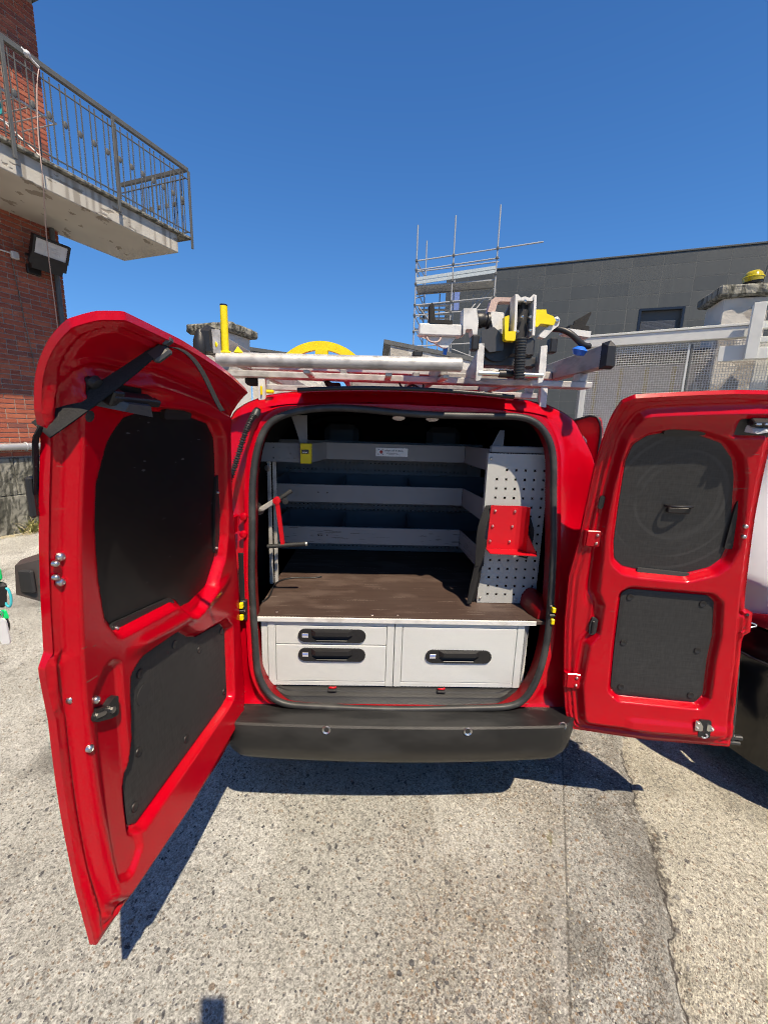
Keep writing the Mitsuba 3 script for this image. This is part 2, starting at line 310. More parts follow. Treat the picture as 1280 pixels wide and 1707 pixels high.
def stones():
    base = trimesh.creation.icosahedron(); bv, bf = np.array(base.vertices), np.array(base.faces)
    V, F, Cc = [], [], []
    n = 15000
    x = rng.uniform(-1.7, 2.0, n); y = 0.6 + 1.4 * rng.random(n) ** 1.2; w = x - 0.4175 * y
    k = 0
    for i in range(n):
        if w[i] > 0.56 and rng.random() < .93: continue
        if w[i] < -0.30 and rng.random() < .86: continue
        if w[i] > .25 and rng.random() < .4: continue
        s = rng.uniform(0.0020, 0.0052) * (1.6 if rng.random() < .08 else 1)
        v = bv * (1 + 0.25 * (rng.random((len(bv), 1)) - .5)) * (s * rng.uniform(.8, 1.3), s * rng.uniform(.7, 1.1), s * 0.45)
        a = rng.uniform(0, 6.28); R = np.array([[math.cos(a), -math.sin(a), 0], [math.sin(a), math.cos(a), 0], [0, 0, 1]])
        V.append(v @ R.T + (x[i], y[i], 0.0004)); F.append(bf + k * len(bv)); k += 1
        g = rng.random()
        col = np.array([(0.09, 0.09, 0.09), (0.34, 0.31, 0.26), (0.27, 0.19, 0.12), (0.58, 0.55, 0.48), (0.17, 0.14, 0.12), (0.50, 0.46, 0.36), (0.62, 0.60, 0.55)][rng.integers(7)]) * (0.5 + .4 * g)
        if w[i] < -0.35: col = np.array((0.075, 0.078, 0.085)) * (0.5 + .8 * g)
        Cc.append(np.tile(col, (len(bv), 1)))
    return trimesh.Trimesh(np.vstack(V), np.vstack(F), process=False), np.vstack(Cc)
scene['m_stone'] = {'type': 'twosided', 'bsdf': {'type': 'principled', 'base_color': {'type': 'mesh_attribute', 'name': 'vertex_color'}, 'roughness': 0.6}}
sm, sc_ = stones()
labels['pebbles'] = {'label': 'small brown and dark pebbles set in the worn concrete surface', 'category': 'pebbles', 'kind': 'stuff'}
scene['pebbles'] = mikit.ply(sm, 'm_stone', smooth=True, color=sc_)
# ------------------------------------------------------------------ the red van
van = thing('red_van', 'red panel van seen from behind with both rear doors wide open', 'van')
CX0, CZ0 = 0.135, 1.15
def rake(z): return 1.55 + 0.12 * (np.asarray(z) - 0.55)
SEAL = [(0.10, 1.745), (-0.31, 1.735), (-0.405, 1.688), (-0.450, 1.595), (-0.470, 1.30), (-0.472, 1.10), (-0.456, 0.80), (-0.434, 0.66), (-0.375, 0.582), (-0.25, 0.556),
        (0.12, 0.546), (0.50, 0.557), (0.64, 0.586), (0.703, 0.69), (0.738, 0.95), (0.738, 1.20), (0.722, 1.50), (0.698, 1.65), (0.640, 1.722), (0.50, 1.745)]
seal2 = smooth_path(SEAL, 240, True)
seal_poly = Polygon(seal2)
BODY = [(0.0, 1.838), (0.30, 1.832), (0.50, 1.815), (0.58, 1.80), (0.655, 1.768), (0.70, 1.735), (0.755, 1.61), (0.788, 1.50), (0.815, 1.34), (0.845, 1.10), (0.862, 0.85), (0.857, 0.64), (0.82, 0.52), (0.6, 0.50)]
body_poly = Polygon([(CX0 + x, z) for x, z in BODY] + [(CX0 - x, z) for x, z in BODY[::-1]])
ANG = np.linspace(0, 2 * np.pi, 320, endpoint=False)
def radial(poly):
    out = []
    for a in ANG:
        L = LineString([(CX0, CZ0), (CX0 + 3 * math.cos(a), CZ0 + 3 * math.sin(a))]).intersection(poly.exterior)
        pts = [np.array(g.coords[0]) for g in getattr(L, 'geoms', [L])]
        out.append(max(pts, key=lambda q: np.hypot(q[0] - CX0, q[1] - CZ0)))
    return np.array(out)
def loft(rings, flip=False):
    n = len(rings[0]); V = np.vstack(rings); F = []
    for r in range(len(rings) - 1):
        j = np.arange(n); j2 = (j + 1) % n
        F += [np.stack([r * n + j, r * n + j2, (r + 1) * n + j2], 1), np.stack([r * n + j, (r + 1) * n + j2, (r + 1) * n + j], 1)]
    F = np.vstack(F)
    return trimesh.Trimesh(V, F[:, ::-1] if flip else F, process=False)
def ring(xz, y): return np.stack([xz[:, 0], np.broadcast_to(y, (len(xz),)), xz[:, 1]], 1)
Sr = radial(seal_poly); Br = radial(body_poly)
def off(d): return radial(seal_poly.buffer(d))
def inb(d): return radial(body_poly.buffer(-d))
def squash(k, x=1.0): return np.stack([CX0 + (Br[:, 0] - CX0) * x, 0.35 + (Br[:, 1] - 0.35) * k], 1)
sm_ = lambda r: (lambda m: m)(r)
o1, o2, o3 = off(0.012), off(0.034), off(0.040)
def cap_in(a, b):   # keep ring a inside ring b
    ra = np.hypot(a[:, 0] - CX0, a[:, 1] - CZ0); rb = np.hypot(b[:, 0] - CX0, b[:, 1] - CZ0); k = np.minimum(1, rb * .985 / ra)[:, None]
    return (a - (CX0, CZ0)) * k + (CX0, CZ0)
i1, i2 = inb(0.05), inb(0.012)
o1, o2, o3 = cap_in(o1, i1), cap_in(o2, i1), cap_in(o3, i1)
roofy = sstep(1.55, 1.78, Br[:, 1])
rings = [ring(Sr, rake(Sr[:, 1]) + .012), ring(o1, rake(o1[:, 1]) + .006), ring(o2, rake(o2[:, 1]) + .006), ring(o3, rake(o3[:, 1]) + .028),
         ring((o3 + i1) / 2, rake((o3 + i1)[:, 1] / 2) + .040 + .012 * np.sin(6 * np.pi * np.clip((o3[:, 1] - .6), 0, 1))), ring(i1, rake(i1[:, 1]) + .034),
         ring(i2, rake(i2[:, 1]) + .020 + .05 * roofy), ring(Br, rake(Br[:, 1]) + .034 + .05 * roofy), ring(Br, 1.95), ring(Br, 3.0), ring(Br, 3.9),
         ring(squash(.78), 4.55), ring(squash(.48), 4.95), ring(squash(.40, .96), 5.7), ring(squash(.25, .9), 5.85), ring(squash(.02, .3), 5.86)]
part(van, 'body', loft(rings), 'm_red', 50)
# inner faces of the load opening and the dark cargo space
Si = radial(seal_poly.buffer(-0.008)); Sj = radial(seal_poly.buffer(-0.006)); Sw = cap_in(radial(seal_poly.buffer(0.05)), inb(0.07))
part(van, 'opening_flange', loft([ring(Si, rake(Si[:, 1]) + .004), ring(Sj, rake(Sj[:, 1]) + .07), ring(cap_in(radial(seal_poly.buffer(.02)), inb(.06)), rake(Sj[:, 1]) + .09)]), 'm_inner_red', 40)
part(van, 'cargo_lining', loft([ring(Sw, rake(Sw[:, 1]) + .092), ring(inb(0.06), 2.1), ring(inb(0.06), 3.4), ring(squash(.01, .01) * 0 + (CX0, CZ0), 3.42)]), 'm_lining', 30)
part(van, 'door_seal', tube(np.stack([seal2[:, 0], rake(seal2[:, 1]), seal2[:, 1]], 1), 0.0135, 10, True, up=(0, 1, 0)), 'm_rubber', True)
lipx = np.linspace(-.29, .53, 24)
part(van, 'roof_lip', trimesh.util.concatenate([hull([(x, y, z - .10 * (x - CX0 + .02) ** 2) for x in (a, b) for y, z in ((1.655, 1.834), (1.655, 1.822), (1.77, 1.842), (1.77, 1.826))]) for a, b in zip(lipx[:-1], lipx[1:])]), 'm_red', 40, label='red lip over the rear doors')
part(van, 'roof_edge_strip', tube([(x, 1.653, 1.833 - .10 * (x - CX0 + .02) ** 2) for x in lipx], 0.0075, 8), 'm_black', True)
# little pressings, plugs, hinge plates on the pillars
for z in (1.325, 1.255): part(van, 'pillar_stop', lathe([(0, 0), (.016, 0), (.012, .010), (0, .013)], (-0.505, float(rake(z)) + .002, z), (0.2, -1, 0)), 'm_red', 40)
part(van, 'pillar_slot', cbox(-.517, -.497, 1.598, 1.60, .985, 1.19), 'm_black')
for x, z, s in ((-.502, .955, 1), (.742, .96, -1)):
    st = part(van, 'door_catch', [cbox(x - .013, x + .013, float(rake(z)) - .012, float(rake(z)) + .02, z - .045, z + .04, .004), rod((x - .012, float(rake(z)) - .018, z), (x + .012, float(rake(z)) - .018, z), .006)], 'm_black', label='black door catch with yellow buffers')
    for dz in (.024, -.026): part(st, 'buffer', cbox(x - .004 * s - .008, x - .004 * s + .006, float(rake(z)) - .026, float(rake(z)) - .01, z + dz - .011, z + dz + .011, .002), 'm_yellow')
cpts = smooth_path([(-.452, 1.672, 1.727), (-.468, 1.640, 1.69), (-.490, 1.615, 1.62), (-.515, 1.595, 1.53), (-.540, 1.58, 1.46)], 120)
part(van, 'wiring_conduit', tube(cpts, 0.0095 + 0.0025 * np.sign(np.sin(np.arange(120) * 2 * np.pi / 3.6)), 12), 'm_rubber', 30, label='ribbed black wiring conduit to the left door')
part(van, 'conduit_socket', tube([(-.446, 1.682, 1.742), (-.450, 1.675, 1.73), (-.456, 1.665, 1.715)], [.012, .016, .015], 14), 'm_rubber', 40)
for x in (.10, .238): part(van, 'load_lamp', lathe([(0, -.006), (.022, -.006), (.026, .0), (.02, .004), (0, .005)], (x, 1.765, 1.726), (0, -.3, -1)), 'm_white_plastic', 40)
# bumper
BPROF = [(1.60, .535), (1.545, .546), (1.48, .553), (1.432, .558), (1.423, .553), (1.424, .52), (1.432, .45), (1.445, .40), (1.475, .36), (1.50, .335), (1.57, .30), (1.66, .30)]
def bumper():
    R = []
    for x in np.linspace(-1, 1, 61):
        X = CX0 + .868 * math.sin(x * math.pi / 2) if abs(x) > .999 else CX0 + .868 * x
        e = abs(x); s = sstep(.70, 1.0, e); curve = .030 * e ** 2 + .26 * s ** 1.4
        R.append([(X, min(y + curve, 1.80), z - .012 * s if z > .5 else .53 - (.53 - z) * (1 - .10 * e ** 2 - .40 * s)) for y, z in BPROF])
    V = np.array(R).reshape(-1, 3); n = len(BPROF); F = []
    for i in range(60):
        for j in range(n - 1):
            a = i * n + j; F += [(a, a + n, a + n + 1), (a, a + n + 1, a + 1)]
    return trimesh.Trimesh(V, F, process=False)
bump = part(van, 'bumper', bumper(), 'm_bumper', 35, label='dark grey scuffed plastic rear bumper')
for x, z, y in ((-.153, .545, 1.428), (.392, .545, 1.427), (.772, .555, 1.452)):
    k = part(bump, 'parking_sensor', lathe([(0.010, 0), (.0155, 0), (.0170, .004), (.0155, .007), (.010, .003)], (x, y + .001, z), (0, -1, 0)), 'm_steel', 40)
    part(bump, 'sensor_eye', lathe([(0, -.004), (.0102, -.004), (.0102, .001), (0, .002)], (x, y + .001, z), (0, -1, 0)), 'm_black_soft', 40)
part(van, 'underbody', cbox(-.66, .93, 1.66, 5.4, .27, .50, .01), 'm_black_soft')
for x in (-.62, .89): part(van, 'rear_tail_lamp', cbox(x - .05, x + .05, 1.70, 1.80, .80, 1.30, .03), 'm_inner_red')
# sill tread under the drawers
def tread():
    V = []; F = []; N = 90; prof = []
    for k, (t, h) in enumerate([(0, 0), (.06, 0), (.1, .004), (.22, .004), (.26, 0), (.36, 0), (.40, .004), (.52, .004), (.56, 0), (.66, 0), (.70, .004), (.82, .004), (.86, -.002), (1, -.012)]): prof.append((t, h))
    for i in range(N):
        x = -.42 + 1.065 * i / (N - 1); e = abs((x - .112) / .5325)
        yf = 1.562 + .052 * sstep(.80, 1.0, e); zf = .572 + .03 * sstep(.85, 1, e)
        for t, h in prof: V.append((x, 1.645 + (yf - 1.645) * t, .602 + (zf - .602) * t ** 1.6 + h))
    n = len(prof)
    for i in range(N - 1):
        for j in range(n - 1):
            a = i * n + j; F += [(a, a + 1, a + n + 1), (a, a + n + 1, a + n)]
    return trimesh.Trimesh(V, F, process=False)
tr = part(van, 'sill_tread', tread(), 'm_bumper', 30, label='ribbed black plastic loading sill')
for x in (-.147, .312):
    part(tr, 'hook_recess', cbox(x - .018, x + .018, 1.588, 1.618, .594, .6045, .003), 'm_black_soft')
    part(tr, 'lashing_hook', tube(smooth_path([(x - .012, 1.603, .604), (x - .008, 1.594, .612), (x + .008, 1.594, .612), (x + .013, 1.606, .608)], 16), .004, 8), 'm_red_plain', True, label='red lashing hook')
for x in (CX0 - .78, CX0 + .78):
    wh = part(van, 'wheel', lathe([(.18, -.09), (.29, -.09), (.32, -.06), (.32, .06), (.29, .09), (.18, .09)], (x, 2.35, .32), (1, 0, 0), 40), 'm_rubber', 40)
    part(wh, 'rim', lathe([(0, -.05), (.17, -.04), (.182, -.08), (.182, .08), (.17, .04), (0, .05)], (x, 2.35, .32), (1, 0, 0), 30), 'm_steel', 40)
for x in (CX0 - .36, CX0 + .36):
    st = part(van, 'seat', cbox(x - .24, x + .24, 3.0, 3.15, .7, 1.45, .06), 'm_shelf')
    part(st, 'headrest', cbox(x - .12, x + .12, 3.0, 3.1, 1.50, 1.70, .04), 'm_shelf')
part(van, 'wheel_arch_cover', hull([(.725 + .045 * math.cos(a) * k, y, .92 + .085 * k * max(0, math.sin(a))) for y, k in ((1.63, .5), (1.68, .9), (1.76, 1), (1.84, .8)) for a in np.linspace(1.2, 3.15, 8)] + [(.745, 1.63, .92), (.745, 1.84, .92), (.745, 1.7, 1.0)]), 'm_inner_red', 40)
# front passenger door standing open beyond the right side
fd_e = unit((.64, -.62, 0)); fd_n = np.array([fd_e[1], -fd_e[0], 0]); fd0 = np.array([.985, 3.62, 0])
fdp = Polygon([(0, .45), (.86, .45), (.88, 1.0), (.885, 1.70), (.86, 1.80), (.80, 1.81), (.30, 1.65), (0, 1.2)]).buffer(-.03, quad_segs=6).buffer(.03, quad_segs=6)
fdw = Polygon([(.20, 1.12), (.78, 1.12), (.80, 1.64), (.72, 1.71), (.36, 1.57)]).buffer(-.04, quad_segs=6).buffer(.04, quad_segs=6)
fm = prism(fdp.difference(fdw), .05, (fd_e, (0, 0, 1), np.cross(fd_e, (0, 0, 1)), fd0))
fd = part(van, 'front_door', fm, 'm_red', label='open red front door standing out beyond the right side')
rim = fdp.exterior
part(fd, 'door_rubber', tube([fd0 + fd_e * q[0] + (0, 0, q[1]) + np.cross(fd_e, (0, 0, 1)) * .05 for q in [rim.interpolate(t, normalized=True).coords[0] for t in np.linspace(0, 1, 80, endpoint=False)]], .009, 6, True), 'm_black', True)
# ------------------------------------------------------------------ the two rear doors
PT = [.44, .49, .7, .9, 1.08, 1.24, 1.41, 1.54, 1.64, 1.70, 1.76, 1.82, 1.88, 1.94, 2.0]
PN = [.004, 0, -.020, -.026, -.022, -.012, .003, .021, .038, .049, .066, .100, .148, .203, .26]
PZ = [.44, .49, .7, .9, 1.08, 1.24, 1.41, 1.54, 1.64, 1.699, 1.755, 1.803, 1.838, 1.859, 1.867]
pn, pz = PchipInterpolator(PT, PN), PchipInterpolator(PT, PZ)
class Door:
    """A door hung at H: u runs along it from the hinge, t up its curved height, h out of its inner face."""
    def __init__(s, H, E, inner, crown):
        s.H = np.array([*H, 0.0]); d = np.array([*E, 0.0]) - s.H; s.w = np.linalg.norm(d); s.e = d / s.w
        s.n = np.array([-s.e[1], s.e[0], 0]) * inner; s.crown = crown; s.inner = inner
    def normal(s, t):
        d = np.stack([pn(t + 1e-3) - pn(t - 1e-3), pz(t + 1e-3) - pz(t - 1e-3)], -1); d /= np.linalg.norm(d, axis=-1, keepdims=True)
        return np.stack([d[..., 1], -d[..., 0]], -1)
    def at(s, u, t, h=0.0):
        u, t, h = np.broadcast_arrays(*[np.asarray(v, float) for v in (u, t, h)])
        k = sstep(1.5, 1.85, t); cr = s.crown * np.clip(1 - u / s.w, 0, 1.2) ** 2 * k
        N = s.normal(t); a = pn(t) + N[..., 0] * h; z = pz(t) + N[..., 1] * h - cr
        return s.H + u[..., None] * s.e + a[..., None] * s.n + z[..., None] * np.array([0, 0, 1.0])
    def frame(s, u, t):
        N = s.normal(np.asarray(float(t))); n = s.n * N[0] + np.array([0, 0, 1]) * N[1]; return s.e, unit(np.cross(n, s.e)) * (1 if np.cross(n, s.e)[2] > 0 else -1), n
    def sheet(s, poly, h0, h1, step=.02, edge=.006, hf=None):
        """A closed sheet between heights h0 and h1 (or hf(points)) over a polygon of (u, t)."""
        P, D, k = fill(poly, step, edge); top = hf(P) if hf else np.full(len(P), h1)
        A, B = s.at(P[:, 0], P[:, 1], h0), s.at(P[:, 0], P[:, 1], top)
        n = len(P); j = np.arange(k); j2 = (j + 1) % k
        F = np.vstack([D[:, ::-1], D + n, np.stack([j, j2, j2 + n], 1), np.stack([j, j2 + n, j + n], 1)])
        m = trimesh.Trimesh(np.vstack([A, B]), F if s.inner > 0 else F[:, ::-1], process=False)
        return m
    def bolt(s, u, t, h, r=.008):
        return bolt(s.at(u, t, h), s.frame(u, t)[2], r)
    def box(s, u, t, h, su, st, sh, b=.003):
        e, v, n = s.frame(u, t); return fbox(s.at(u, t, h), (e, np.cross(n, e), n), (su, st, sh), b)

# --- left door
DL = Door((-.539, 1.568), (-.627, .776), 1, .06)
L_OUT = rounded([(.0, .495), (.05, .462), (.20, .452), (.45, .462), (.70, .483), (.797, .490), (.797, .71), (.798, .91), (.799, 1.084), (.810, 1.190), (.811, 1.208), (.797, 1.235), (.796, 1.405), (.797, 1.544), (.797, 1.650),
                 (.812, 1.70), (.822, 1.778), (.828, 1.814), (.836, 1.862), (.840, 1.885), (.826, 1.925), (.800, 1.955), (.688, 1.944), (.610, 1.939), (.317, 1.903), (.141, 1.876), (.118, 1.80), (.104, 1.70), (.072, 1.60), (.050, 1.49), (-.015, 1.30), (-.045, 1.10), (-.060, .88), (-.050, .65), (-.035, .55)], .006)
L_IN = rounded([(.03, .520), (.45, .500), (.72, .520), (.752, .56), (.765, .80), (.768, 1.06), (.770, 1.30), (.770, 1.62), (.775, 1.74), (.765, 1.80), (.68, 1.80), (.60, 1.825), (.33, 1.80), (.17, 1.76), (.14, 1.66), (.09, 1.5), (.03, 1.28), (-.01, 1.08), (-.022, .88), (-.012, .62)], .03)
L_WIN = rounded([(.701, 1.481), (.702, 1.57), (.683, 1.642), (.646, 1.693), (.554, 1.722), (.409, 1.728), (.26, 1.709), (.205, 1.660), (.179, 1.591), (.125, 1.394), (.118, 1.30), (.132, 1.225), (.19, 1.145), (.262, 1.102), (.300, 1.098), (.335, 1.116), (.375, 1.165), (.412, 1.186), (.640, 1.212), (.675, 1.265), (.690, 1.36)], .02)
L_TRIM = rounded([(.605, 1.068), (.570, 1.086), (.378, 1.070), (.325, 1.024), (.277, .999), (.112, .966), (.071, .918), (.082, .78), (.096, .652), (.147, .645), (.632, .648), (.662, .672), (.655, .789), (.615, .908)], .018)
L_MID = rounded([(.735, .60), (.735, 1.10), (.69, 1.16), (.655, 1.13), (.655, .60), (.70, .57)], .02)
def door_heights(out, inn, win, trim, extra=None):
    def hf(P):
        do, di, dw, dt = sdist(out, P), sdist(inn, P), sdist(win, P), sdist(trim, P)
        h = .010 + .012 * sstep(-.006, -.016, do) - .008 * np.exp(-((do + .024) / .0045) ** 2) + .030 * sstep(.012, -.010, di)
        h += .006 * np.exp(-((di - .028) / .005) ** 2) + .004 * sstep(-.013, -.009, do)
        h -= .034 * sstep(.024, .001, dw) * sstep(.03, -.03, di)
        h -= .028 * sstep(.018, .002, dt)
        if extra is not None: h = extra(P, h, do, di)
        return h
    return hf
def l_extra(P, h, do, di):
    d = sdist(L_MID, P)
    h = h - .010 * sstep(.008, -.008, d)
    u, t = P[:, 0], P[:, 1]
    h = h - .016 * sstep(.50, .62, u) * sstep(1.74, 1.76, t) * sstep(1.80, 1.785, t) * sstep(.77, .755, u)      # recess for the lamp
    h = h + .010 * np.exp(-((t - (1.10 + .14 * np.abs(u - .30))) / .02) ** 2) * sstep(.05, .15, u) * sstep(.64, .56, u)   # swage below the window
    return h
dl = part(van, 'rear_door', DL.sheet(L_OUT, 0.0, 0, .0055, .0045, door_heights(L_OUT, L_IN, L_WIN, L_TRIM, l_extra)), 'm_red', 38, label='larger red left rear door, opened towards the viewer')
part(dl, 'window_cover', DL.sheet(L_WIN.buffer(-.003), .012, .0195, .03), 'm_cover', 30, label='black sheet covering the window of the left rear door')
part(dl, 'cover_strip', DL.sheet(rounded([(.385, 1.168), (.415, 1.192), (.640, 1.222), (.655, 1.200), (.625, 1.188), (.43, 1.160), (.405, 1.150)], .008), .018, .026, .02), 'm_black', 30)
part(dl, 'cover_strip', DL.sheet(rounded([(.115, 1.24), (.105, 1.30), (.130, 1.52), (.160, 1.52), (.152, 1.40), (.138, 1.24)], .008), .018, .026, .02), 'm_black', 30)
part(dl, 'cover_grip', DL.sheet(rounded([(.49, 1.705), (.49, 1.738), (.37, 1.742), (.37, 1.712)], .012), .018, .030, .02), 'm_black', 30)
for u, t in ((.135, 1.26), (.145, 1.46), (.63, 1.206), (.42, 1.172)): part(dl, 'cover_screw', DL.bolt(u, t, .026, .005), 'm_steel', 30)
part(dl, 'trim_panel', DL.sheet(L_TRIM.buffer(-.003), .015, 0, .012, .006, lambda P: .031 - .004 * sstep(-.012, 0, sdist(L_TRIM, P))), 'm_trim', 30, label='charcoal lower trim panel of the left rear door')
for u, t in ((.561, 1.042), (.402, 1.038), (.265, .945), (.108, .930), (.122, .690), (.384, .700), (.630, .700), (.590, .830)):
    part(dl, 'trim_clip', lathe([(0, .002), (.011, .002), (.0125, .004), (.0115, .006), (.006, .0055), (0, .003)], DL.at(u, t, .028), DL.frame(u, t)[2], 18), 'm_black', 40)
part(dl, 'pull_recess', DL.sheet(Point(.548, .972).buffer(.03).intersection(Point(.556, .985).buffer(.032)), .029, .0325, .01), 'm_black_soft', 30)
for u, t, r in ((.769, 1.113, .0085), (.733, 1.090, .0085), (.761, .991, .0085), (.777, 1.430, .0085), (.789, 1.420, .006), (.789, 1.392, .006), (.778, 1.378, .0085)):
    part(dl, 'screw', DL.bolt(u, t, .0525 if u < .765 else .026, r), 'm_steel', 40)
lt = part(dl, 'latch_plate', DL.sheet(rounded([(.675, 1.010), (.700, 1.018), (.740, 1.040), (.752, 1.052), (.748, 1.066), (.730, 1.066), (.706, 1.055), (.690, 1.062), (.672, 1.060)], .005), .036, .0570, .01), 'm_black', 30)
part(lt, 'latch_bolt', DL.sheet(rounded([(.712, 1.040), (.745, 1.052), (.742, 1.062), (.714, 1.050)], .004), .0565, .0595, .01), 'm_steel', 30)
part(lt, 'latch_claw', DL.sheet(rounded([(.690, 1.030), (.705, 1.034), (.700, 1.046), (.688, 1.044)], .004), .0565, .062, .01), 'm_steel', 30)
# high-level lamp housing and bracket inside the recess
lh = part(dl, 'lamp_base', DL.sheet(rounded([(.758, 1.698), (.764, 1.795), (.62, 1.792), (.61, 1.742), (.67, 1.712)], .008), .034, .0445, .02), 'm_black', 30)
def lamp_pts(d, u0, u1, t0, t1, h0, h1):
    return [d.at(u, t, h) for u, t, h in ((u0, t0, h0), (u1, t0 + .012, h0), (u0, t1, h0), (u1, t1, h0), (u0 + .015, t0 + .006, h1), (u1 - .035, t0 + .016, h1), (u0 + .03, t1 - .004, h1), (u1 - .045, t1 - .004, h1))]
part(lh, 'lamp_housing', hull(lamp_pts(DL, .612, .752, 1.716, 1.764, .038, .090)), 'm_grey_plastic', 30, label='charcoal housing over the stop lamp wiring')
part(lh, 'lamp_lever', [DL.box(.672, 1.772, .066, .13, .012, .03), DL.box(.725, 1.768, .064, .03, .03, .03), DL.box(.615, 1.765, .068, .05, .016, .02)], 'm_black')
for u, t in ((.752, 1.788), (.752, 1.706)): part(lh, 'rubber_plug', lathe([(0, 0), (.013, 0), (.011, .010), (0, .013)], DL.at(u, t, .042), DL.frame(u, t)[2]), 'm_trim', 40)
# outer handle and lock
e, v, n = DL.frame(.80, 1.40)
hpts = [DL.at(u, t, h) for u, t, h in ((.60, 1.345, .0), (.60, 1.435, .0), (.795, 1.340, .0), (.795, 1.425, .0), (.785, 1.355, -.048), (.785, 1.414, -.048), (.806, 1.353, -.040), (.806, 1.410, -.040), (.62, 1.35, -.038), (.62, 1.42, -.038))]
princ('m_handle', (0.060, 0.050, 0.048), 0.35)
ho = part(dl, 'outer_handle', hull(hpts), 'm_handle', 30, label='dark grey outer handle of the left rear door')
part(ho, 'handle_pocket', fbox(DL.at(.802, 1.381, -.020), (DL.e, (0, 0, 1), DL.n), (.008, .046, .030), .003), 'm_black_soft')
for z, u in ((1.31, -.02), (.70, -.035)):
    hg = part(dl, 'hinge', [DL.box(u, z, .02, .045, .07, .014), rod(DL.at(u - .02, z - .03, .02), DL.at(u - .02, z + .03, .02), .009)], 'm_red', 30)

# --- right door
DR = Door((.828, 1.516), (1.44, 1.429), -1, .03)
R_OUT = rounded([(-.004, .530), (.02, .500), (.311, .486), (.611, .494), (.612, .678), (.592, .930), (.594, .955), (.614, .972), (.606, 1.052), (.574, 1.068), (.560, 1.134), (.523, 1.422), (.503, 1.60), (.490, 1.717), (.475, 1.80), (.468, 1.875), (.30, 1.887), (.01, 1.890), (-.016, 1.862), (-.022, 1.756), (-.037, 1.58), (-.040, 1.459), (-.047, 1.296), (-.064, 1.147), (-.056, .95), (-.044, .816), (-.029, .66), (-.016, .57)], .006)
R_IN = rounded([(.045, .545), (.30, .535), (.575, .545), (.565, .85), (.535, 1.10), (.495, 1.42), (.462, 1.70), (.455, 1.83), (.06, 1.83), (.03, 1.70), (.018, 1.5), (.02, 1.32), (.035, 1.10), (.06, 1.05), (.06, .93), (.03, .88), (.022, .70)], .03)
R_WIN = rounded([(.082, 1.235), (.070, 1.30), (.062, 1.45), (.055, 1.61), (.066, 1.672), (.105, 1.708), (.17, 1.722), (.258, 1.712), (.345, 1.680), (.395, 1.625), (.420, 1.56), (.449, 1.423), (.462, 1.31), (.450, 1.255), (.42, 1.222), (.335, 1.190), (.17, 1.196), (.115, 1.206)], .03)
R_TRIM = rounded([(.125, 1.10), (.150, 1.121), (.430, 1.116), (.459, 1.092), (.478, .956), (.476, .855), (.482, .704), (.460, .668), (.167, .670), (.138, .700), (.132, .872)], .018)
def r_extra(P, h, do, di):
    u, t = P[:, 0], P[:, 1]
    h = h - .016 * np.exp(-((u - .012) / .012) ** 2) * sstep(1.02, 1.12, t) * sstep(1.30, 1.24, t)
    h = h + .006 * sstep(.19, .23, u) * sstep(.60, .57, t) * sstep(.52, .54, t)
    h = h - .012 * sstep(.34, .37, u) * sstep(1.70, 1.72, t) * sstep(1.80, 1.78, t)
    return h
dr_ = part(van, 'rear_door', DR.sheet(R_OUT, 0.0, 0, .0055, .0045, door_heights(R_OUT, R_IN, R_WIN, R_TRIM, r_extra)), 'm_red', 38, label='smaller red right rear door, swung right round to face the viewer')
part(dr_, 'window_cover', DR.sheet(R_WIN.buffer(-.003), .012, .0195, .03), 'm_right_cover', 30, label='dark grey sheet covering the window of the right rear door')
part(dr_, 'cover_strip', DR.sheet(rounded([(.17, 1.188), (.352, 1.180), (.352, 1.196), (.17, 1.205)], .004), .019, .026, .02), 'm_dark_plate', 30)
part(dr_, 'cover_strip', DR.sheet(rounded([(.445, 1.30), (.475, 1.30), (.468, 1.48), (.445, 1.48)], .004), .019, .030, .02), 'm_black', 30)
part(dr_, 'cover_grip', DR.sheet(rounded([(.15, 1.712), (.28, 1.708), (.28, 1.736), (.15, 1.738)], .008), .018, .034, .02), 'm_black', 30)
part(dr_, 'strap_staple', [tube(smooth_path([DR.at(u, t, h) for u, t, h in ((.222, 1.448, .02), (.232, 1.455, .055), (.27, 1.458, .06), (.305, 1.445, .02))], 20), .005, 8), DR.box(.265, 1.435, .028, .075, .022, .014)], 'm_black', 30)
part(dr_, 'trim_panel', DR.sheet(R_TRIM.buffer(-.003), .015, 0, .012, .006, lambda P: .031 - .004 * sstep(-.012, 0, sdist(R_TRIM, P))), 'm_trim', 30, label='charcoal lower trim panel of the right rear door')
for u, t in ((.160, 1.086), (.417, 1.080), (.164, .896), (.432, .888), (.176, .708), (.434, .700)):
    part(dr_, 'trim_clip', lathe([(0, .002), (.011, .002), (.0125, .004), (.0115, .007), (.006, .0065), (0, .003)], DR.at(u, t, .028), DR.frame(u, t)[2], 18), 'm_black', 40)
lt = part(dr_, 'latch', DR.sheet(rounded([(.462, .545), (.505, .545), (.505, .615), (.462, .615)], .006), .040, .0600, .01), 'm_black', 30)
part(lt, 'latch_plate', DR.sheet(rounded([(.446, .572), (.474, .572), (.474, .592), (.462, .612), (.446, .612)], .004), .0595, .0640, .01), 'm_steel', 30)
part(lt, 'latch_plate', DR.sheet(rounded([(.488, .574), (.515, .577), (.515, .588), (.500, .600), (.488, .602)], .004), .0595, .0640, .01), 'm_steel', 30)
for u, t in ((.454, .603), (.454, .582), (.507, .583)): part(lt, 'screw', DR.bolt(u, t, .0645, .005), 'm_steel', 40)
part(lt, 'claw', tube(smooth_path([DR.at(u, t, .063) for u, t in ((.474, .552), (.488, .548), (.494, .556), (.486, .562))], 14), .003, 6), 'm_steel', True)
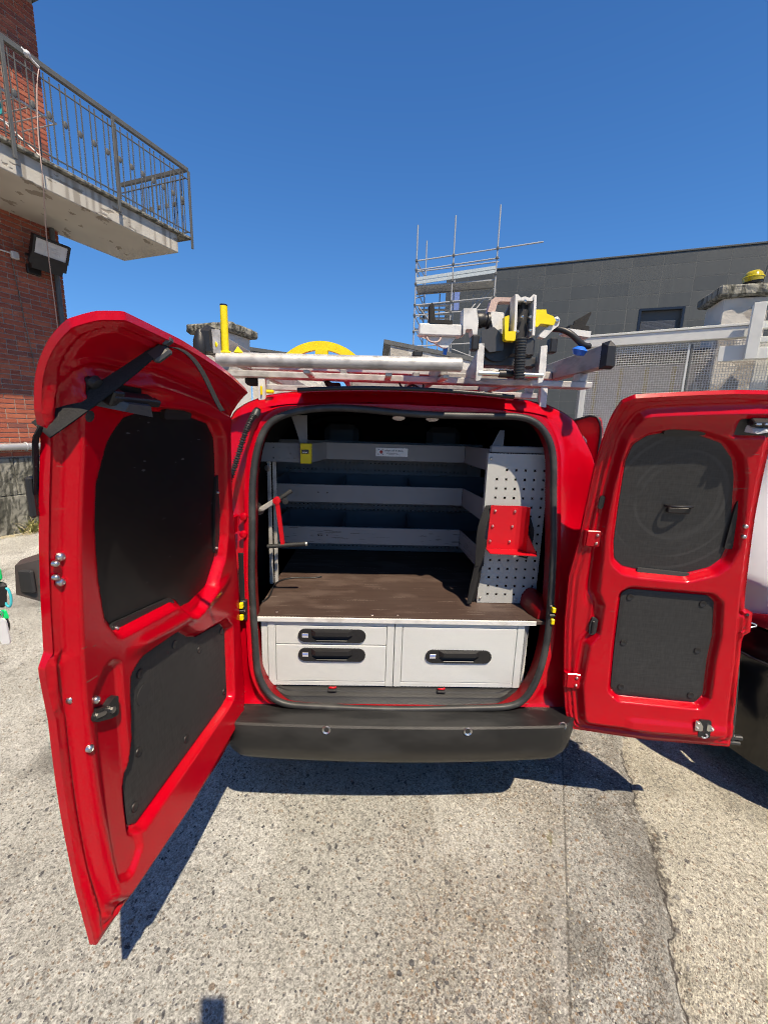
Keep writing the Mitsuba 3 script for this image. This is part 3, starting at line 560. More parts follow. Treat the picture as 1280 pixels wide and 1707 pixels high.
for u, t in ((.478, 1.395), (.482, 1.357)): part(dr_, 'screw', DR.bolt(u, t, .0535, .0075), 'm_steel', 40)
for t in (1.311, .715):
    hg = part(dr_, 'hinge', [DR.box(-.005, t, .030, .052, .062, .012), rod(DR.at(-.03, t - .03, .022), DR.at(-.03, t + .03, .022), .010)], 'm_red', 30)
    for dt in (.016, -.016): part(hg, 'screw', DR.bolt(.006, t + dt, .036, .006), 'm_steel', 40)
part(dr_, 'vent_plug', DR.sheet(Point(0, 0).buffer(.012).exterior.convex_hull.buffer(0) if False else rounded([(-.008, 1.425), (.010, 1.425), (.012, 1.475), (-.006, 1.475)], .008), .02, .030, .01), 'm_black', 30)
cg = part(dr_, 'catch_recess', DR.sheet(rounded([(.032, .915), (.056, .925), (.058, .985), (.036, .995), (.028, .96)], .008), .025, .036, .01), 'm_black_soft', 30)
part(cg, 'catch_lever', DR.box(.040, .955, .038, .008, .05, .01), 'm_black')
lh = part(dr_, 'lamp_base', DR.sheet(rounded([(.305, 1.74), (.312, 1.79), (.345, 1.815), (.46, 1.815), (.465, 1.702), (.355, 1.712)], .01), .028, .0440, .02), 'm_black', 30)
part(lh, 'lamp_housing', hull(lamp_pts(DR, .385, .465, 1.725, 1.755, .040, .085)), 'm_white_plastic', 30)
part(lh, 'lamp_lever', [DR.box(.425, 1.790, .062, .09, .014, .03), DR.box(.42, 1.772, .058, .08, .01, .03)], 'm_black')
for k in range(3): part(lh, 'lamp_contact', DR.box(.392 + .025 * k, 1.795, .080, .018, .007, .006), 'm_steel')
# stay and rubber seal on the free edge
part(dr_, 'edge_rubber', tube([DR.at(.618 - .135 * sstep(.55, 1.75, t) * 1.0 + (.0 if t < 1 else 0), t, -.004) for t in np.linspace(.52, .86, 40)], .013, 8), 'm_rubber', 40)
part(dr_, 'edge_stop', [DR.box(.615, .522, -.012, .05, .028, .03, .006), DR.box(.645, .520, -.012, .05, .018, .02, .004), rod(DR.at(.60, .50, -.01), DR.at(.66, .498, -.01), .009)], 'm_rubber')
part(dr_, 'number_lamp_tab', tube(smooth_path([DR.at(u, t, h) for u, t, h in ((.610, .998, .0), (.640, .996, -.004), (.644, .992, -.004), (.640, .988, -.004), (.610, .987, -.0))], 24), .003, 6), 'm_steel', True)
for u, t in ((.584, 1.045), (.578, .992)): part(dr_, 'tab_hole', DR.sheet(Point(u, t).buffer(.006), .021, .0235, .01), 'm_black_soft', 30)
# ------------------------------------------------------------------ load inside the van
du = thing('drawer_unit', 'light grey metal drawer unit with black handles filling the rear floor of the van', 'drawer unit')
FR = 1.62
part(du, 'carcass', [cbox(-.445, .680, FR + .03, 2.35, .606, .900, .002)], 'm_drawer')
def frame_bars(x0, x1, z0, z1, wl, wr, wt, wb):
    return [cbox(x0, x0 + wl, FR - .004, FR + .03, z0, z1, .0015), cbox(x1 - wr, x1, FR - .004, FR + .03, z0, z1, .0015),
            cbox(x0 + wl, x1 - wr, FR - .002, FR + .03, z1 - wt, z1, .0015), cbox(x0 + wl, x1 - wr, FR - .002, FR + .03, z0, z0 + wb, .0015)]
part(du, 'drawer_frame', frame_bars(-.415, .1055, .606, .900, .030, .030, .020, .020), 'm_drawer')
part(du, 'drawer_frame', frame_bars(.1085, .650, .606, .900, .030, .030, .020, .020), 'm_drawer')
part(du, 'filler_plate', cbox(-.443, -.418, FR + .002, FR + .02, .64, .898), 'm_drawer')
part(du, 'filler_plate', hull([(.653, FR, .61), (.653, FR, .899), (.682, FR + .03, .899), (.668, FR + .03, .61), (.655, FR + .04, .899), (.655, FR + .04, .61)]), 'm_shelf')
def drawer(x0, x1, z0, z1, hx, hz):
    k = part(du, 'drawer', cbox(x0, x1, FR - .0035, FR + .02, z0, z1, .002), 'm_drawer')
    w, h = .278, .058
    pl = Polygon([(hx - w / 2 + h / 2, hz), (hx + w / 2 - h / 2, hz)]).buffer(0) if False else LineString([(hx - w / 2 + h / 2, hz), (hx + w / 2 - h / 2, hz)]).buffer(h / 2, quad_segs=10)
    cut = Polygon([(hx - .080, hz - .006), (hx - .062, hz + .006), (hx + .060, hz + .006), (hx + .080, hz - .002), (hx + .062, hz - .016), (hx - .062, hz - .016)]).buffer(.003)
    part(k, 'handle_plate', prism(pl.difference(cut), .006, XZ(FR - .0105)), 'm_black', 30)
    part(k, 'handle_well', prism(cut.buffer(.004), .001, XZ(FR - .0049)), 'm_black_soft')
    part(k, 'grip', hull([(hx + sx * (.085 if b else .066), FR - (.011 if b else .026), hz + dz) for sx in (-1, 1) for b, dz in ((1, .029), (1, .004), (0, .024), (0, .006))]), 'm_black', 30)
    part(k, 'grip_lip', cbox(hx - .066, hx + .064, FR - .016, FR - .009, hz - .022, hz - .017, .002), 'm_black')
    part(k, 'handle_label', cbox(hx - .122, hx - .097, FR - .0125, FR - .0105, hz - .008, hz + .010, .0004), 'm_chrome_label')
    part(k, 'label_print', cbox(hx - .121, hx - .098, FR - .0132, FR - .0124, hz + .0015, hz + .0085, .0002), 'm_print_blue')
    return k
drawer(-.383, .0735, .7965, .879, -.151, .838)
drawer(-.383, .0735, .628, .7930, -.151, .752)
drawer(.1405, .618, .628, .879, .379, .752)
part(du, 'worktop', cbox(-.470, .742, 1.612, 2.75, .903, .918, .001), 'm_plywood', label='worn dark brown plywood top of the drawer unit')
part(du, 'worktop_edge', cbox(-.452, .690, 1.604, 1.6125, .9005, .9195, .001), 'm_white_metal')
for x, y in ((-.386, 1.66), (.012, 1.645), (.118, 1.645)): part(du, 'countersunk_screw', lathe([(0, 0), (.006, 0), (.005, .001), (0, .0008)], (x, y, .918), (0, 0, 1), 12), 'm_steel')

sr = thing('shelf_rack', 'grey metal shelving with three trays across the dark end of the load space', 'shelving')
def holes_strip(x0, x1, z0, z1, y, pts, r, t=.0015):
    p = shapely.box(x0, z0, x1, z1)
    p = p.difference(shapely.union_all([Point(a, b).buffer(r, quad_segs=3) for a, b in pts]))
    return prism(p, t, XZ(y))
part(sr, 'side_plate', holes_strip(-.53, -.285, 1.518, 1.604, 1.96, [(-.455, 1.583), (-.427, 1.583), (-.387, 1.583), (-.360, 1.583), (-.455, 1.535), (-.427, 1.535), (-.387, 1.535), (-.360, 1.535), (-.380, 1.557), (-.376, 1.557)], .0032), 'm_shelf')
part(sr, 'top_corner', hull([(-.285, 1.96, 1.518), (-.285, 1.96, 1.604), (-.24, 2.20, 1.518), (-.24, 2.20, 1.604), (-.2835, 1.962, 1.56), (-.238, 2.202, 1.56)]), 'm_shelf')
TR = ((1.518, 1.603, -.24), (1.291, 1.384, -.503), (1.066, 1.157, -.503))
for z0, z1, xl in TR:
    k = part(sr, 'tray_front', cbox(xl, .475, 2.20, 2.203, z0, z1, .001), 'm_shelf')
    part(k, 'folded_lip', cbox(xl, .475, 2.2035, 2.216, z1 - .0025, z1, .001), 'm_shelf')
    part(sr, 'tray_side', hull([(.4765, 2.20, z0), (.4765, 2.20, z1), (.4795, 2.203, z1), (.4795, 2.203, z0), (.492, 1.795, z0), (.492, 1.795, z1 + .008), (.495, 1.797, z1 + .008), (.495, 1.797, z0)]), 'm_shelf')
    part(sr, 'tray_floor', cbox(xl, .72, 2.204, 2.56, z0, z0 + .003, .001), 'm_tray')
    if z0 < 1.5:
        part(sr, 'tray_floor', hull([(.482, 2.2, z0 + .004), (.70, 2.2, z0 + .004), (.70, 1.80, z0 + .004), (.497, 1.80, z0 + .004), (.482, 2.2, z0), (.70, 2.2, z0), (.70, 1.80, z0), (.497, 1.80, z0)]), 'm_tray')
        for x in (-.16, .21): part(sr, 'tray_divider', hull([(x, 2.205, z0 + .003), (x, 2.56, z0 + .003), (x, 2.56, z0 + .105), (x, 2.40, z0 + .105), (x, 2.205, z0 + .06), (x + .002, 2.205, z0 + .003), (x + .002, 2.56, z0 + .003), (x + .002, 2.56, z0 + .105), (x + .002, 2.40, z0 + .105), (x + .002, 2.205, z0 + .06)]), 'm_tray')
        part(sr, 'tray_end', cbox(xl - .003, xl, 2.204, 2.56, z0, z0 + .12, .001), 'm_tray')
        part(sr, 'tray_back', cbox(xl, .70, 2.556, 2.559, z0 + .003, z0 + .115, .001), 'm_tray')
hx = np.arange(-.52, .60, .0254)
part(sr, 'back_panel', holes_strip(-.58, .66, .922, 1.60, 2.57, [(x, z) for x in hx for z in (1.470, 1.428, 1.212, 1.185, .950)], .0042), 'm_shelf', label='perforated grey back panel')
for x in (.34, .354): part(k, 'edge_hole', lathe([(0, 0), (.004, 0), (0, .001)], (x - .62, 2.1995, 1.110), (0, -1, 0), 8), 'm_black_soft')
for x in (-.283, -.235):
    part(sr, 'front_hole', lathe([(0, 0), (.004, 0), (0, .0006)], (x, 2.1998, 1.343), (0, -1, 0), 8), 'm_black_soft')
    part(sr, 'front_hole', lathe([(0, 0), (.004, 0), (0, .0006)], (x, 2.1998, 1.112), (0, -1, 0), 8), 'm_black_soft')
for x, y in ((-.482, 1.98), (-.462, 2.0)):
    part(sr, 'post', cbox(x - .008, x + .008, y - .008, y + .008, .918, 1.518, .002), 'm_alu', label='slim aluminium upright')
part(sr, 'post_knob', lathe([(.006, 0), (.014, 0), (.014, .012), (0, .014)], (-.484, 1.970, 1.488), (0, -1, 0)), 'm_steel', 40)
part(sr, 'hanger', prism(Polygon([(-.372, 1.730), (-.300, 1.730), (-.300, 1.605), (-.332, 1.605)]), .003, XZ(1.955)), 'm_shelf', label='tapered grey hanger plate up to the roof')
yc = part(sr, 'yellow_holder', [cbox(-.329, -.280, 1.928, 1.957, 1.516, 1.606, .002)], 'm_yellow', label='yellow clip on the top shelf')
part(yc, 'holder_badge', cbox(-.322, -.290, 1.9255, 1.929, 1.560, 1.578, .001), 'm_print_dark')
part(yc, 'badge_print', cbox(-.318, -.296, 1.9248, 1.9262, 1.565, 1.569, .0002), 'm_chrome_label')
npl = part(sr, 'maker_plate', prism(shapely.box(.013, 1.5405, .178, 1.5835).buffer(.0), .002, XZ(2.197)), 'm_chrome_label', label='small silver plate with a dark emblem and faded lettering')
em = [cbox(.024 + a, .030 + a, 2.1962, 2.1972, 1.549 + b, 1.554 + b, .0003) for a in (0, .022) for b in (0, .022)]
part(npl, 'emblem_corner', em, 'm_print_dark')
part(npl, 'emblem_centre', [hull([(.041 + .010 * c, 2.1962 + o, 1.5625 + .010 * s) for c, s in ((1, 0), (0, 1), (-1, 0), (0, -1)) for o in (0, .0008)])], 'm_print_red')
st, x = [], .060
for w in (.004, .003, .005, .003, .004, .004, .003, .004, .003, .005, 0, .005, 0, .004, .005, .003, .004, .003, .004, .003):
    if w: st += [cbox(x, x + w * .75, 2.1964, 2.1972, 1.566, 1.566 + (.006 if w < .0045 else .009), .0002)]
    x += w + .0012 if w else .004
part(npl, 'faded_lettering', st, 'm_print_dark')
part(npl, 'faded_lettering', [cbox(.07, .125, 2.1964, 2.1972, 1.556, 1.558, .0002), cbox(.08, .14, 2.1964, 2.1972, 1.549, 1.5505, .0002)], 'm_dark_plate')

pp = thing('perforated_panel', 'light grey perforated metal panel standing at the right side of the load space', 'panel')
cols = [.7325 - .0402 * k for k in range(6)]; rows = [.962 + .0402 * k for k in range(15)]
sh = shapely.box(.487, .920, .752, 1.594).difference(shapely.union_all([shapely.box(a - .005, b - .005, a + .005, b + .005) for a in cols for b in rows if not (a < .56 and b > 1.52)]))
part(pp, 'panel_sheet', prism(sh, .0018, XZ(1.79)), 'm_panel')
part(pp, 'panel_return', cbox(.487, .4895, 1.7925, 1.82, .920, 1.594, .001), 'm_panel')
part(pp, 'top_rail', cbox(.50, .76, 1.795, 1.83, 1.597, 1.625, .003), 'm_shelf')
part(pp, 'top_gusset', prism(Polygon([(.49, 1.60), (.55, 1.60), (.55, 1.69), (.53, 1.69)]), .003, XZ(1.80)), 'm_tray')
for a, b in ((.500, 1.572), (.499, .942), (.661, .940)): part(pp, 'panel_screw', bolt((a, 1.789, b), (0, -1, 0), .006), 'm_steel', 40)

rb = thing('red_bracket', 'bent red metal holder bolted to the light grey perforated panel', 'bracket')
outl = [(.508, 1.374), (.500, 1.300), (.504, 1.183), (.628, 1.183)]
bp = []
prof = [(.508, 1.762), (.624, 1.762), (.640, 1.757), (.655, 1.742), (.663, 1.722)]
for i in range(4):
    (xa, ya), (xb, yb) = prof[i], prof[i + 1]
    xo = .006 if i == 0 else 0
    bp.append(hull([(xa - xo, ya, 1.183), (xb, yb, 1.183), (xa, ya, 1.375), (xb, yb, 1.375), (xa - xo, ya + .003, 1.183), (xb + .001, yb + .003, 1.183), (xa, ya + .003, 1.375), (xb + .001, yb + .003, 1.375)]))
part(rb, 'back_plate', bp, 'm_red_plain', 25)
part(rb, 'tray', hull([(x, y, z) for x, y in ((.502, 1.764), (.672, 1.764), (.700, 1.690), (.690, 1.678), (.502, 1.700)) for z in (1.178, 1.182)]), 'm_red_plain')
part(rb, 'tray_wing', hull([(.663, 1.722, 1.182), (.698, 1.695, 1.182), (.664, 1.722, 1.255), (.667, 1.724, 1.182), (.700, 1.697, 1.182), (.668, 1.724, 1.255)]), 'm_red_plain')
for a in (.527, .612):
    for b in (1.352, 1.285, 1.218): part(rb, 'bracket_bolt', bolt((a - .012 * (1.352 - b) / .134, 1.760, b), (0, -1, 0), .006), 'm_steel', 40)
bs = thing('black_strap', 'black webbing strap hanging in folds down the edge of the perforated panel', 'strap')
part(bs, 'strap_upper', ribbon(smooth_path([(.508, 1.780, 1.372), (.492, 1.772, 1.33), (.478, 1.765, 1.28), (.476, 1.765, 1.18), (.478, 1.765, 1.10)], 30), (.9, -.3, 0.15), .036, .004), 'm_fabric', True)
part(bs, 'strap_fold', ribbon(smooth_path([(.492, 1.776, 1.22), (.480, 1.772, 1.15), (.468, 1.765, 1.06), (.452, 1.755, .985), (.440, 1.745, .932)], 30), (.8, -.5, 0.2), [.034] * 20 + list(np.linspace(.034, .018, 10)), .006), 'm_fabric', True)
part(bs, 'strap_tail', ribbon(smooth_path([(.478, 1.768, 1.10), (.472, 1.755, 1.03), (.458, 1.745, .97), (.452, 1.74, .945)], 20), (.4, -.9, 0.2), .024, .005), 'm_fabric', True)
bpch = thing('black_pouch', 'small black pouch with a buckle hanging behind the red bracket', 'pouch')
part(bpch, 'pouch_body', tube(smooth_path([(.672, 1.772, 1.325), (.690, 1.770, 1.28), (.692, 1.770, 1.235), (.682, 1.772, 1.18)], 20), [.008, .012, .016, .018, .020, .021, .022, .023, .023, .024, .024, .023, .023, .022, .021, .020, .018, .016, .012, .008], 10, ry=.010), 'm_fabric', True)
part(bpch, 'buckle', tube([(.650, 1.772, 1.165), (.690, 1.770, 1.158), (.688, 1.770, 1.142), (.652, 1.772, 1.150)], .004, 6, True, up=(0, 1, 0)), 'm_black', 30)

rt = thing('red_clamp_arm', 'red clamp arm with black tommy bars fixed inside the left edge of the opening', 'clamp')
part(rt, 'pivot_plate', prism(rounded([(-.520, 1.375), (-.478, 1.350), (-.460, 1.325), (-.470, 1.305), (-.520, 1.290)], .008), .004, XZ(1.795)), 'm_steel', 30)
part(rt, 'pivot_bolt', bolt((-.480, 1.793, 1.325), (0, -1, 0), .009), 'm_steel', 40)
part(rt, 'link_bar', fbox((-.438, 1.79, 1.350), (unit((.075, 0, .048)), (0, 1, 0), unit((-.048, 0, .075))), (.090, .006, .022), .003), 'm_alu')
part(rt, 'cross_grip', [rod((-.412, 1.79, 1.362), (-.345, 1.80, 1.410), .009), ], 'm_rubber', 30)
part(rt, 'red_lever', hull([(-.413, 1.778, 1.375), (-.396, 1.778, 1.378), (-.374, 1.778, 1.170), (-.390, 1.778, 1.168), (-.413, 1.79, 1.375), (-.396, 1.79, 1.378), (-.374, 1.79, 1.170), (-.390, 1.79, 1.168)]), 'm_red_plain')
part(rt, 'red_boss', lathe([(0, -.01), (.016, -.01), (.016, .01), (0, .012)], (-.405, 1.785, 1.368), (0, -1, 0)), 'm_red_plain', 40)
part(rt, 'tommy_bar', capsule_rod((-.452, 1.785, 1.164), (-.282, 1.785, 1.180), .0095), 'm_rubber', 40)
part(rt, 'bar_tip', lathe([(0, 0), (.010, 0), (.009, .008), (0, .010)], (-.284, 1.785, 1.180), (1, 0, .1)), 'm_steel', 40)
part(rt, 'wing_knob', lathe([(0, -.006), (.013, -.006), (.013, .006), (0, .008)], (-.368, 1.78, 1.368), (.3, -1, 0)), 'm_black', 40)
lc = thing('loose_cable', 'thin black cable lying on the brown worktop at the left', 'cable')
part(lc, 'cable_run', tube(smooth_path([(-.47, 1.75, .922), (-.46, 1.90, .923), (-.44, 2.02, .922), (-.40, 2.05, .922), (-.32, 2.06, .922), (-.25, 2.08, .922)], 40), .004, 6), 'm_black', True)

# ------------------------------------------------------------------ roof rack, ladder and clamp
rr = thing('roof_rack', 'aluminium roof rack with a wide rear roller and black capped side rails', 'roof rack')
part(rr, 'roller', lathe([(0, 0), (.020, 0), (.0245, .004), (.0245, .874), (.020, .878), (0, .878)], (-.565, 1.60, 1.9085), (1, 0, .011), 32), 'm_alu', 40, label='thick aluminium loading roller')
for x, y0, cx in ((-.590, 1.59, 0), (.845, 1.60, 0)):
    s = part(rr, 'side_rail', [cbox(x - .020, x + .020, y0, 4.2, 1.928, 2.008, .003)], 'm_alu_dull', label='long aluminium side rail')
    c = [(x - .023, y0 + .012, 1.922), (x + .023, y0 + .012, 1.922), (x - .023, y0 + .012, 2.012), (x + .023, y0 + .012, 2.012), (x - .016, y0 - .022, 1.93), (x + .016, y0 - .022, 1.93), (x - .016, y0 - .022, 1.997), (x + .012, y0 - .022, 1.997), (x, y0 - .004, 2.020)]
    part(s, 'end_cap', hull(c), 'm_black', 30)
lcap = part(rr, 'corner_bumper', lathe([(0, 0), (.016, 0), (.024, .02), (.024, .05), (.014, .085), (0, .09)], (-.612, 1.575, 1.915), (0, 0.1, 1)), 'm_black', 40)
part(rr, 'corner_plate', cbox(-.586, -.545, 1.583, 1.589, 1.925, 2.005, .002), 'm_alu')
for x in (-.59, .845):
    for y in (1.80, 2.385, 3.235): part(rr, 'rail_foot', cbox(x - .016, x + .016, y - .03, y + .03, 1.894, 1.927, .002), 'm_alu')
part(rr, 'crossbar', [cbox(-.62, .88, 1.76, 1.84, 1.868, 1.893, .003)], 'm_alu')
part(rr, 'crossbar', [cbox(-.62, .88, 2.35, 2.42, 1.865, 1.893, .003)], 'm_alu')
part(rr, 'crossbar', [cbox(-.62, .88, 3.2, 3.27, 1.865, 1.893, .003)], 'm_alu')
for x in (-.452, .688):
    for y in (1.765, 3.21): part(rr, 'support_leg', cbox(x - .014, x + .014, y, y + .03, 1.78, 1.867, .002), 'm_white_metal')
for x in (-.25, .05, .26): part(rr, 'roller_bracket', cbox(x - .012, x + .012, 1.615, 1.765, 1.872, 1.884, .002), 'm_alu')
part(rr, 'yellow_stop', [rod((-.534, 1.60, 1.932), (-.5335, 1.60, 2.088), .0125, 20)], 'm_yellow', 40, label='yellow upright stop tube at the left end of the roller')
part(rr, 'stop_cap', rod((-.5335, 1.60, 2.086), (-.5335, 1.60, 2.091), .0128, 20), 'm_black', 40)
part(rr, 'stop_foot', [cbox(-.556, -.512, 1.585, 1.615, 1.928, 1.936, .002), lathe([(0, 0), (.016, 0), (.018, .01), (.01, .016), (0, .016)], (-.556, 1.60, 1.955), (-1, -.4, 0))], 'm_yellow', 40)
part(rr, 'stop_foot', hull([(-.50, 1.585, 1.932), (-.47, 1.585, 1.932), (-.49, 1.60, 1.955), (-.50, 1.61, 1.932), (-.47, 1.61, 1.932)]), 'm_yellow')
ringp = Point(0, 0).buffer(.242, quad_segs=40).difference(Point(0, 0).buffer(.205, quad_segs=40)).union(shapely.box(-.028, 0, .028, .22)).union(Point(0, 0).buffer(.06)).intersection(shapely.box(-.3, .150, .3, .3))
part(rr, 'yellow_wheel', prism(max(getattr(ringp, 'geoms', [ringp]), key=lambda g: g.area), .03, ((1, 0, 0.0), (0, 0, 1), (0, 1, 0), (-.242, 2.0, 1.814))), 'm_yellow', label='large yellow spoked wheel behind the roller')
part(rr, 'carrier_plank', cbox(-.568, .823, 2.035, 2.14, 1.930, 1.9635, .003), 'm_alu')
part(rr, 'black_strap_roll', [cbox(-.53, -.47, 1.80, 1.86, 1.84, 1.875, .01), tube(smooth_path([(-.20, 1.85, 1.868), (-.18, 1.80, 1.850), (-.15, 1.83, 1.852)], 12), .012, 8)], 'm_fabric')
part(rr, 'yellow_lug', [cbox(-.455, -.448, 1.755, 1.764, 1.80, 1.835, .002), cbox(-.43, -.40, 1.74, 1.76, 1.806, 1.82, .004)], 'm_yellow')
part(rr, 'loom', [tube(smooth_path([(.10, 1.80, 1.866), (.13, 1.78, 1.850), (.16, 1.79, 1.860), (.19, 1.80, 1.846), (.20, 1.81, 1.866)], 24), .004, 6), cbox(.152, .162, 1.775, 1.785, 1.842, 1.856, .002)], 'm_black')
ld = thing('ladder', 'aluminium ladder lying lengthways on the roof rack under the clamp', 'ladder', 'ladders on the roof rack')
for x in (.265, .620):
    for z in (1.905,): part(ld, 'stile', cbox(x - .014, x + .014, 1.70, 5.0, z - .012, z + .052, .003), 'm_alu_dull')
for k in range(11): part(ld, 'rung', cbox(.281, .604, 1.98 + .28 * k, 2.01 + .28 * k, 1.912, 1.938, .004), 'm_alu_dull')
ld2 = thing('ladder', 'second aluminium ladder section lying flat behind the roller, left of the clamp', 'ladder', 'ladders on the roof rack')
for x in (-.14, .18): part(ld2, 'stile', cbox(x - .014, x + .014, 1.93, 4.9, 1.897, 1.930, .003), 'm_alu_dull')
for k in range(9): part(ld2, 'rung', cbox(-.124, .164, 2.10 + .28 * k, 2.13 + .28 * k, 1.90, 1.926, .004), 'm_alu_dull')
cl = thing('ladder_clamp', 'heavy white and black ladder clamp with a ribbed grip beside the roller end', 'clamp')
Y = 1.66
def pl(pts, t, y, b=None): return prism(rounded(pts, b) if b else Polygon(pts), t, XZ(y))
part(cl, 'left_arm', [cbox(.158, .318, Y, Y + .05, 2.028, 2.069, .004), pl([(.18, 2.027), (.30, 2.027), (.27, 1.99), (.25, 1.99)], .02, Y + .02)], 'm_white_metal')
part(cl, 'arm_wire', tube(smooth_path([(.19, Y + .01, 2.026), (.20, Y, 2.006), (.225, Y, 2.004), (.24, Y + .01, 2.026)], 20), .0035, 6), 'm_beige', True)
part(cl, 'left_pad', pl([(.193, 2.133), (.201, 2.140), (.209, 2.133), (.216, 2.082), (.280, 2.082), (.280, 2.0695), (.197, 2.0695)], .046, Y), 'm_fabric')
part(cl, 'end_block', [pl([(.316, 2.122), (.363, 2.124), (.374, 2.078), (.372, 2.034), (.356, 2.034), (.352, 2.052), (.330, 2.052), (.326, 2.033), (.320, 2.033)], .06, Y - .01)], 'm_white_metal')
part(cl, 'knob', lathe([(0, 0), (.024, 0), (.029, .006), (.029, .028), (.024, .034), (.024, .042), (.030, .046), (.030, .056), (0, .058)], (.364, Y + .02, 2.091), (1, 0, -.03)), 'm_black', 40)
part(cl, 'housing', [pl([(.418, 2.117), (.466, 2.114), (.474, 2.036), (.452, 2.035), (.430, 2.062), (.420, 2.092)], .05, Y - .005, .004)], 'm_white_metal')
lo = Polygon([(.418, 2.122), (.430, 2.170), (.444, 2.181), (.573, 2.183), (.589, 2.170), (.598, 2.122)]).difference(Polygon([(.446, 2.121), (.455, 2.162), (.463, 2.167), (.560, 2.169), (.567, 2.163), (.574, 2.121)]))
part(cl, 'carry_handle', prism(lo, .04, XZ(Y + .05)), 'm_beige', label='pinkish beige carry handle')
part(cl, 'channel_back', pl([(.470, 2.100), (.494, 2.156), (.560, 2.156), (.566, 2.036), (.500, 2.020), (.480, 2.04)], .02, Y + .01), 'm_dark_plate')
for a, b in ((.490, .499), (.557, .566)): part(cl, 'channel_plate', hull([(a, Y - .05, 2.163), (b, Y - .05, 2.163), (a + .006, Y - .05, 2.030), (b + .006, Y - .05, 2.030), (a, Y + .01, 2.163), (b, Y + .01, 2.163), (a + .006, Y + .01, 2.030), (b + .006, Y + .01, 2.030)]), 'm_white_metal')
part(cl, 'channel_top', pl([(.490, 2.166), (.499, 2.166), (.511, 2.156), (.526, 2.160), (.543, 2.156), (.556, 2.168), (.566, 2.166), (.553, 2.146), (.502, 2.146)], .05, Y - .045), 'm_white_metal')
part(cl, 'plunger', [rod((.522, Y - .02, 2.018), (.530, Y - .02, 2.120), .020, 16), rod((.53, Y - .02, 2.12), (.53, Y - .02, 2.15), .008)], 'm_black_soft', 40)
for a, b in ((.478, 2.09), (.525, 2.142), (.520, 2.09), (.548, 2.09), (.507, 2.04), (.552, 2.045)): part(cl, 'rivet', bolt((a, Y - .052 if .49 < a < .56 else Y + .008, b), (0, -1, 0), .006), 'm_steel', 40)
zg = np.linspace(2.017, 1.876, 90)
part(cl, 'grip', tube([(.521 + .006 * (2.017 - z) / .14, Y - .055, z) for z in zg], .0195 + .0015 * np.sign(np.sin(np.arange(90) * 2 * np.pi / 6)), 18, up=(0, 1, 0)), 'm_rubber', 30, label='ribbed black vertical grip')
part(cl, 'yellow_lever', [pl([(.456, 2.088), (.472, 2.093), (.474, 2.040), (.500, 2.040), (.503, 2.008), (.470, 2.008), (.463, 2.012)], .03, Y - .055, .002)], 'm_yellow', label='yellow release lever')
part(cl, 'yellow_jaw', [pl([(.568, 2.124), (.616, 2.126), (.620, 2.112), (.645, 2.104), (.655, 2.090), (.650, 2.074), (.600, 2.078), (.590, 2.066), (.568, 2.069)], .04, Y - .02, .003)], 'm_yellow', label='yellow jaw at the right of the clamp')
part(cl, 'jaw_link', [pl([(.60, 2.035), (.625, 2.03), (.655, 2.062), (.672, 2.075), (.674, 2.098), (.664, 2.108), (.648, 2.10), (.644, 2.08), (.618, 2.056)], .03, Y - .01, .004)], 'm_white_metal')
part(cl, 'jaw_bolt', bolt((.662, Y - .012, 2.092), (0, -1, 0), .009), 'm_steel', 40)
part(cl, 'main_body', [cbox(.395, .60, Y + .01, Y + .10, 1.965, 2.036, .01), cbox(.40, .61, Y + .02, Y + .09, 1.93, 1.966, .004)], 'm_dark_plate')
part(cl, 'drum', [lathe([(0, -.03), (.062, -.03), (.062, .03), (0, .032)], (.455, Y + .03, 2.005), (0, -1, 0), 28)], 'm_black', 40)
part(cl, 'drum_face', [pl([(.385, 2.045), (.43, 2.06), (.47, 2.03), (.47, 1.98), (.42, 1.972), (.39, 2.0)], .01, Y - .02, .004)], 'm_dark_plate')
for a, z0, z1, xp in ((.364, 1.976, 2.029, .389), (.654, 1.976, 2.030, .624)):
    part(cl, 'stop_block', cbox(a - .014, a + .014, Y - .03, Y + .01, z0, z1, .005), 'm_black')
    part(cl, 'cheek_plate', pl([(xp - .014, 2.0), (xp + .010, 2.004), (xp + .013, 1.90), (xp + .004, 1.872), (xp - .012, 1.868)], .006, Y - .02, .003), 'm_white_metal')
    part(cl, 'cheek_strut', hull([(xp - .006, Y - .014, 1.99), (xp + .006, Y - .014, 1.99), (xp - .006, Y + .20, 1.93), (xp + .006, Y + .20, 1.93), (xp - .006, Y - .014, 1.88), (xp + .006, Y - .014, 1.88), (xp - .006, Y + .20, 1.90), (xp + .006, Y + .20, 1.90)]), 'm_alu')
part(cl, 'cross_rod', rod((.385, Y - .015, 1.898), (.628, Y - .015, 1.896), .0095), 'm_steel', 40)
part(cl, 'rod_sleeve', rod((.462, Y - .015, 1.898), (.515, Y - .015, 1.897), .014), 'm_black', 40)
part(cl, 'right_arm', [hull([(.700, Y, 2.052), (.800, Y, 2.040), (.800, Y, 2.062), (.705, Y, 2.070), (.700, Y + .05, 2.052), (.800, Y + .05, 2.040), (.800, Y + .05, 2.062), (.705, Y + .05, 2.070)])], 'm_white_metal')
part(cl, 'right_pad', [hull([(.716, Y, 2.0695), (.793, Y, 2.0645), (.790, Y, 2.080), (.720, Y, 2.082), (.716, Y + .045, 2.0695), (.793, Y + .045, 2.0645), (.790, Y + .045, 2.080), (.720, Y + .045, 2.082)]), pl([(.752, 2.088), (.756, 2.108), (.812, 2.142), (.818, 2.140), (.795, 2.082), (.780, 2.083)], .008, Y + .05)], 'm_fabric')
part(cl, 'hydraulic_hose', tube(smooth_path([(.66, Y + .02, 2.07), (.695, Y, 2.062), (.725, Y - .01, 2.045), (.765, Y - .01, 2.015), (.80, Y, 2.01)], 30), .011, 10), 'm_black', True)
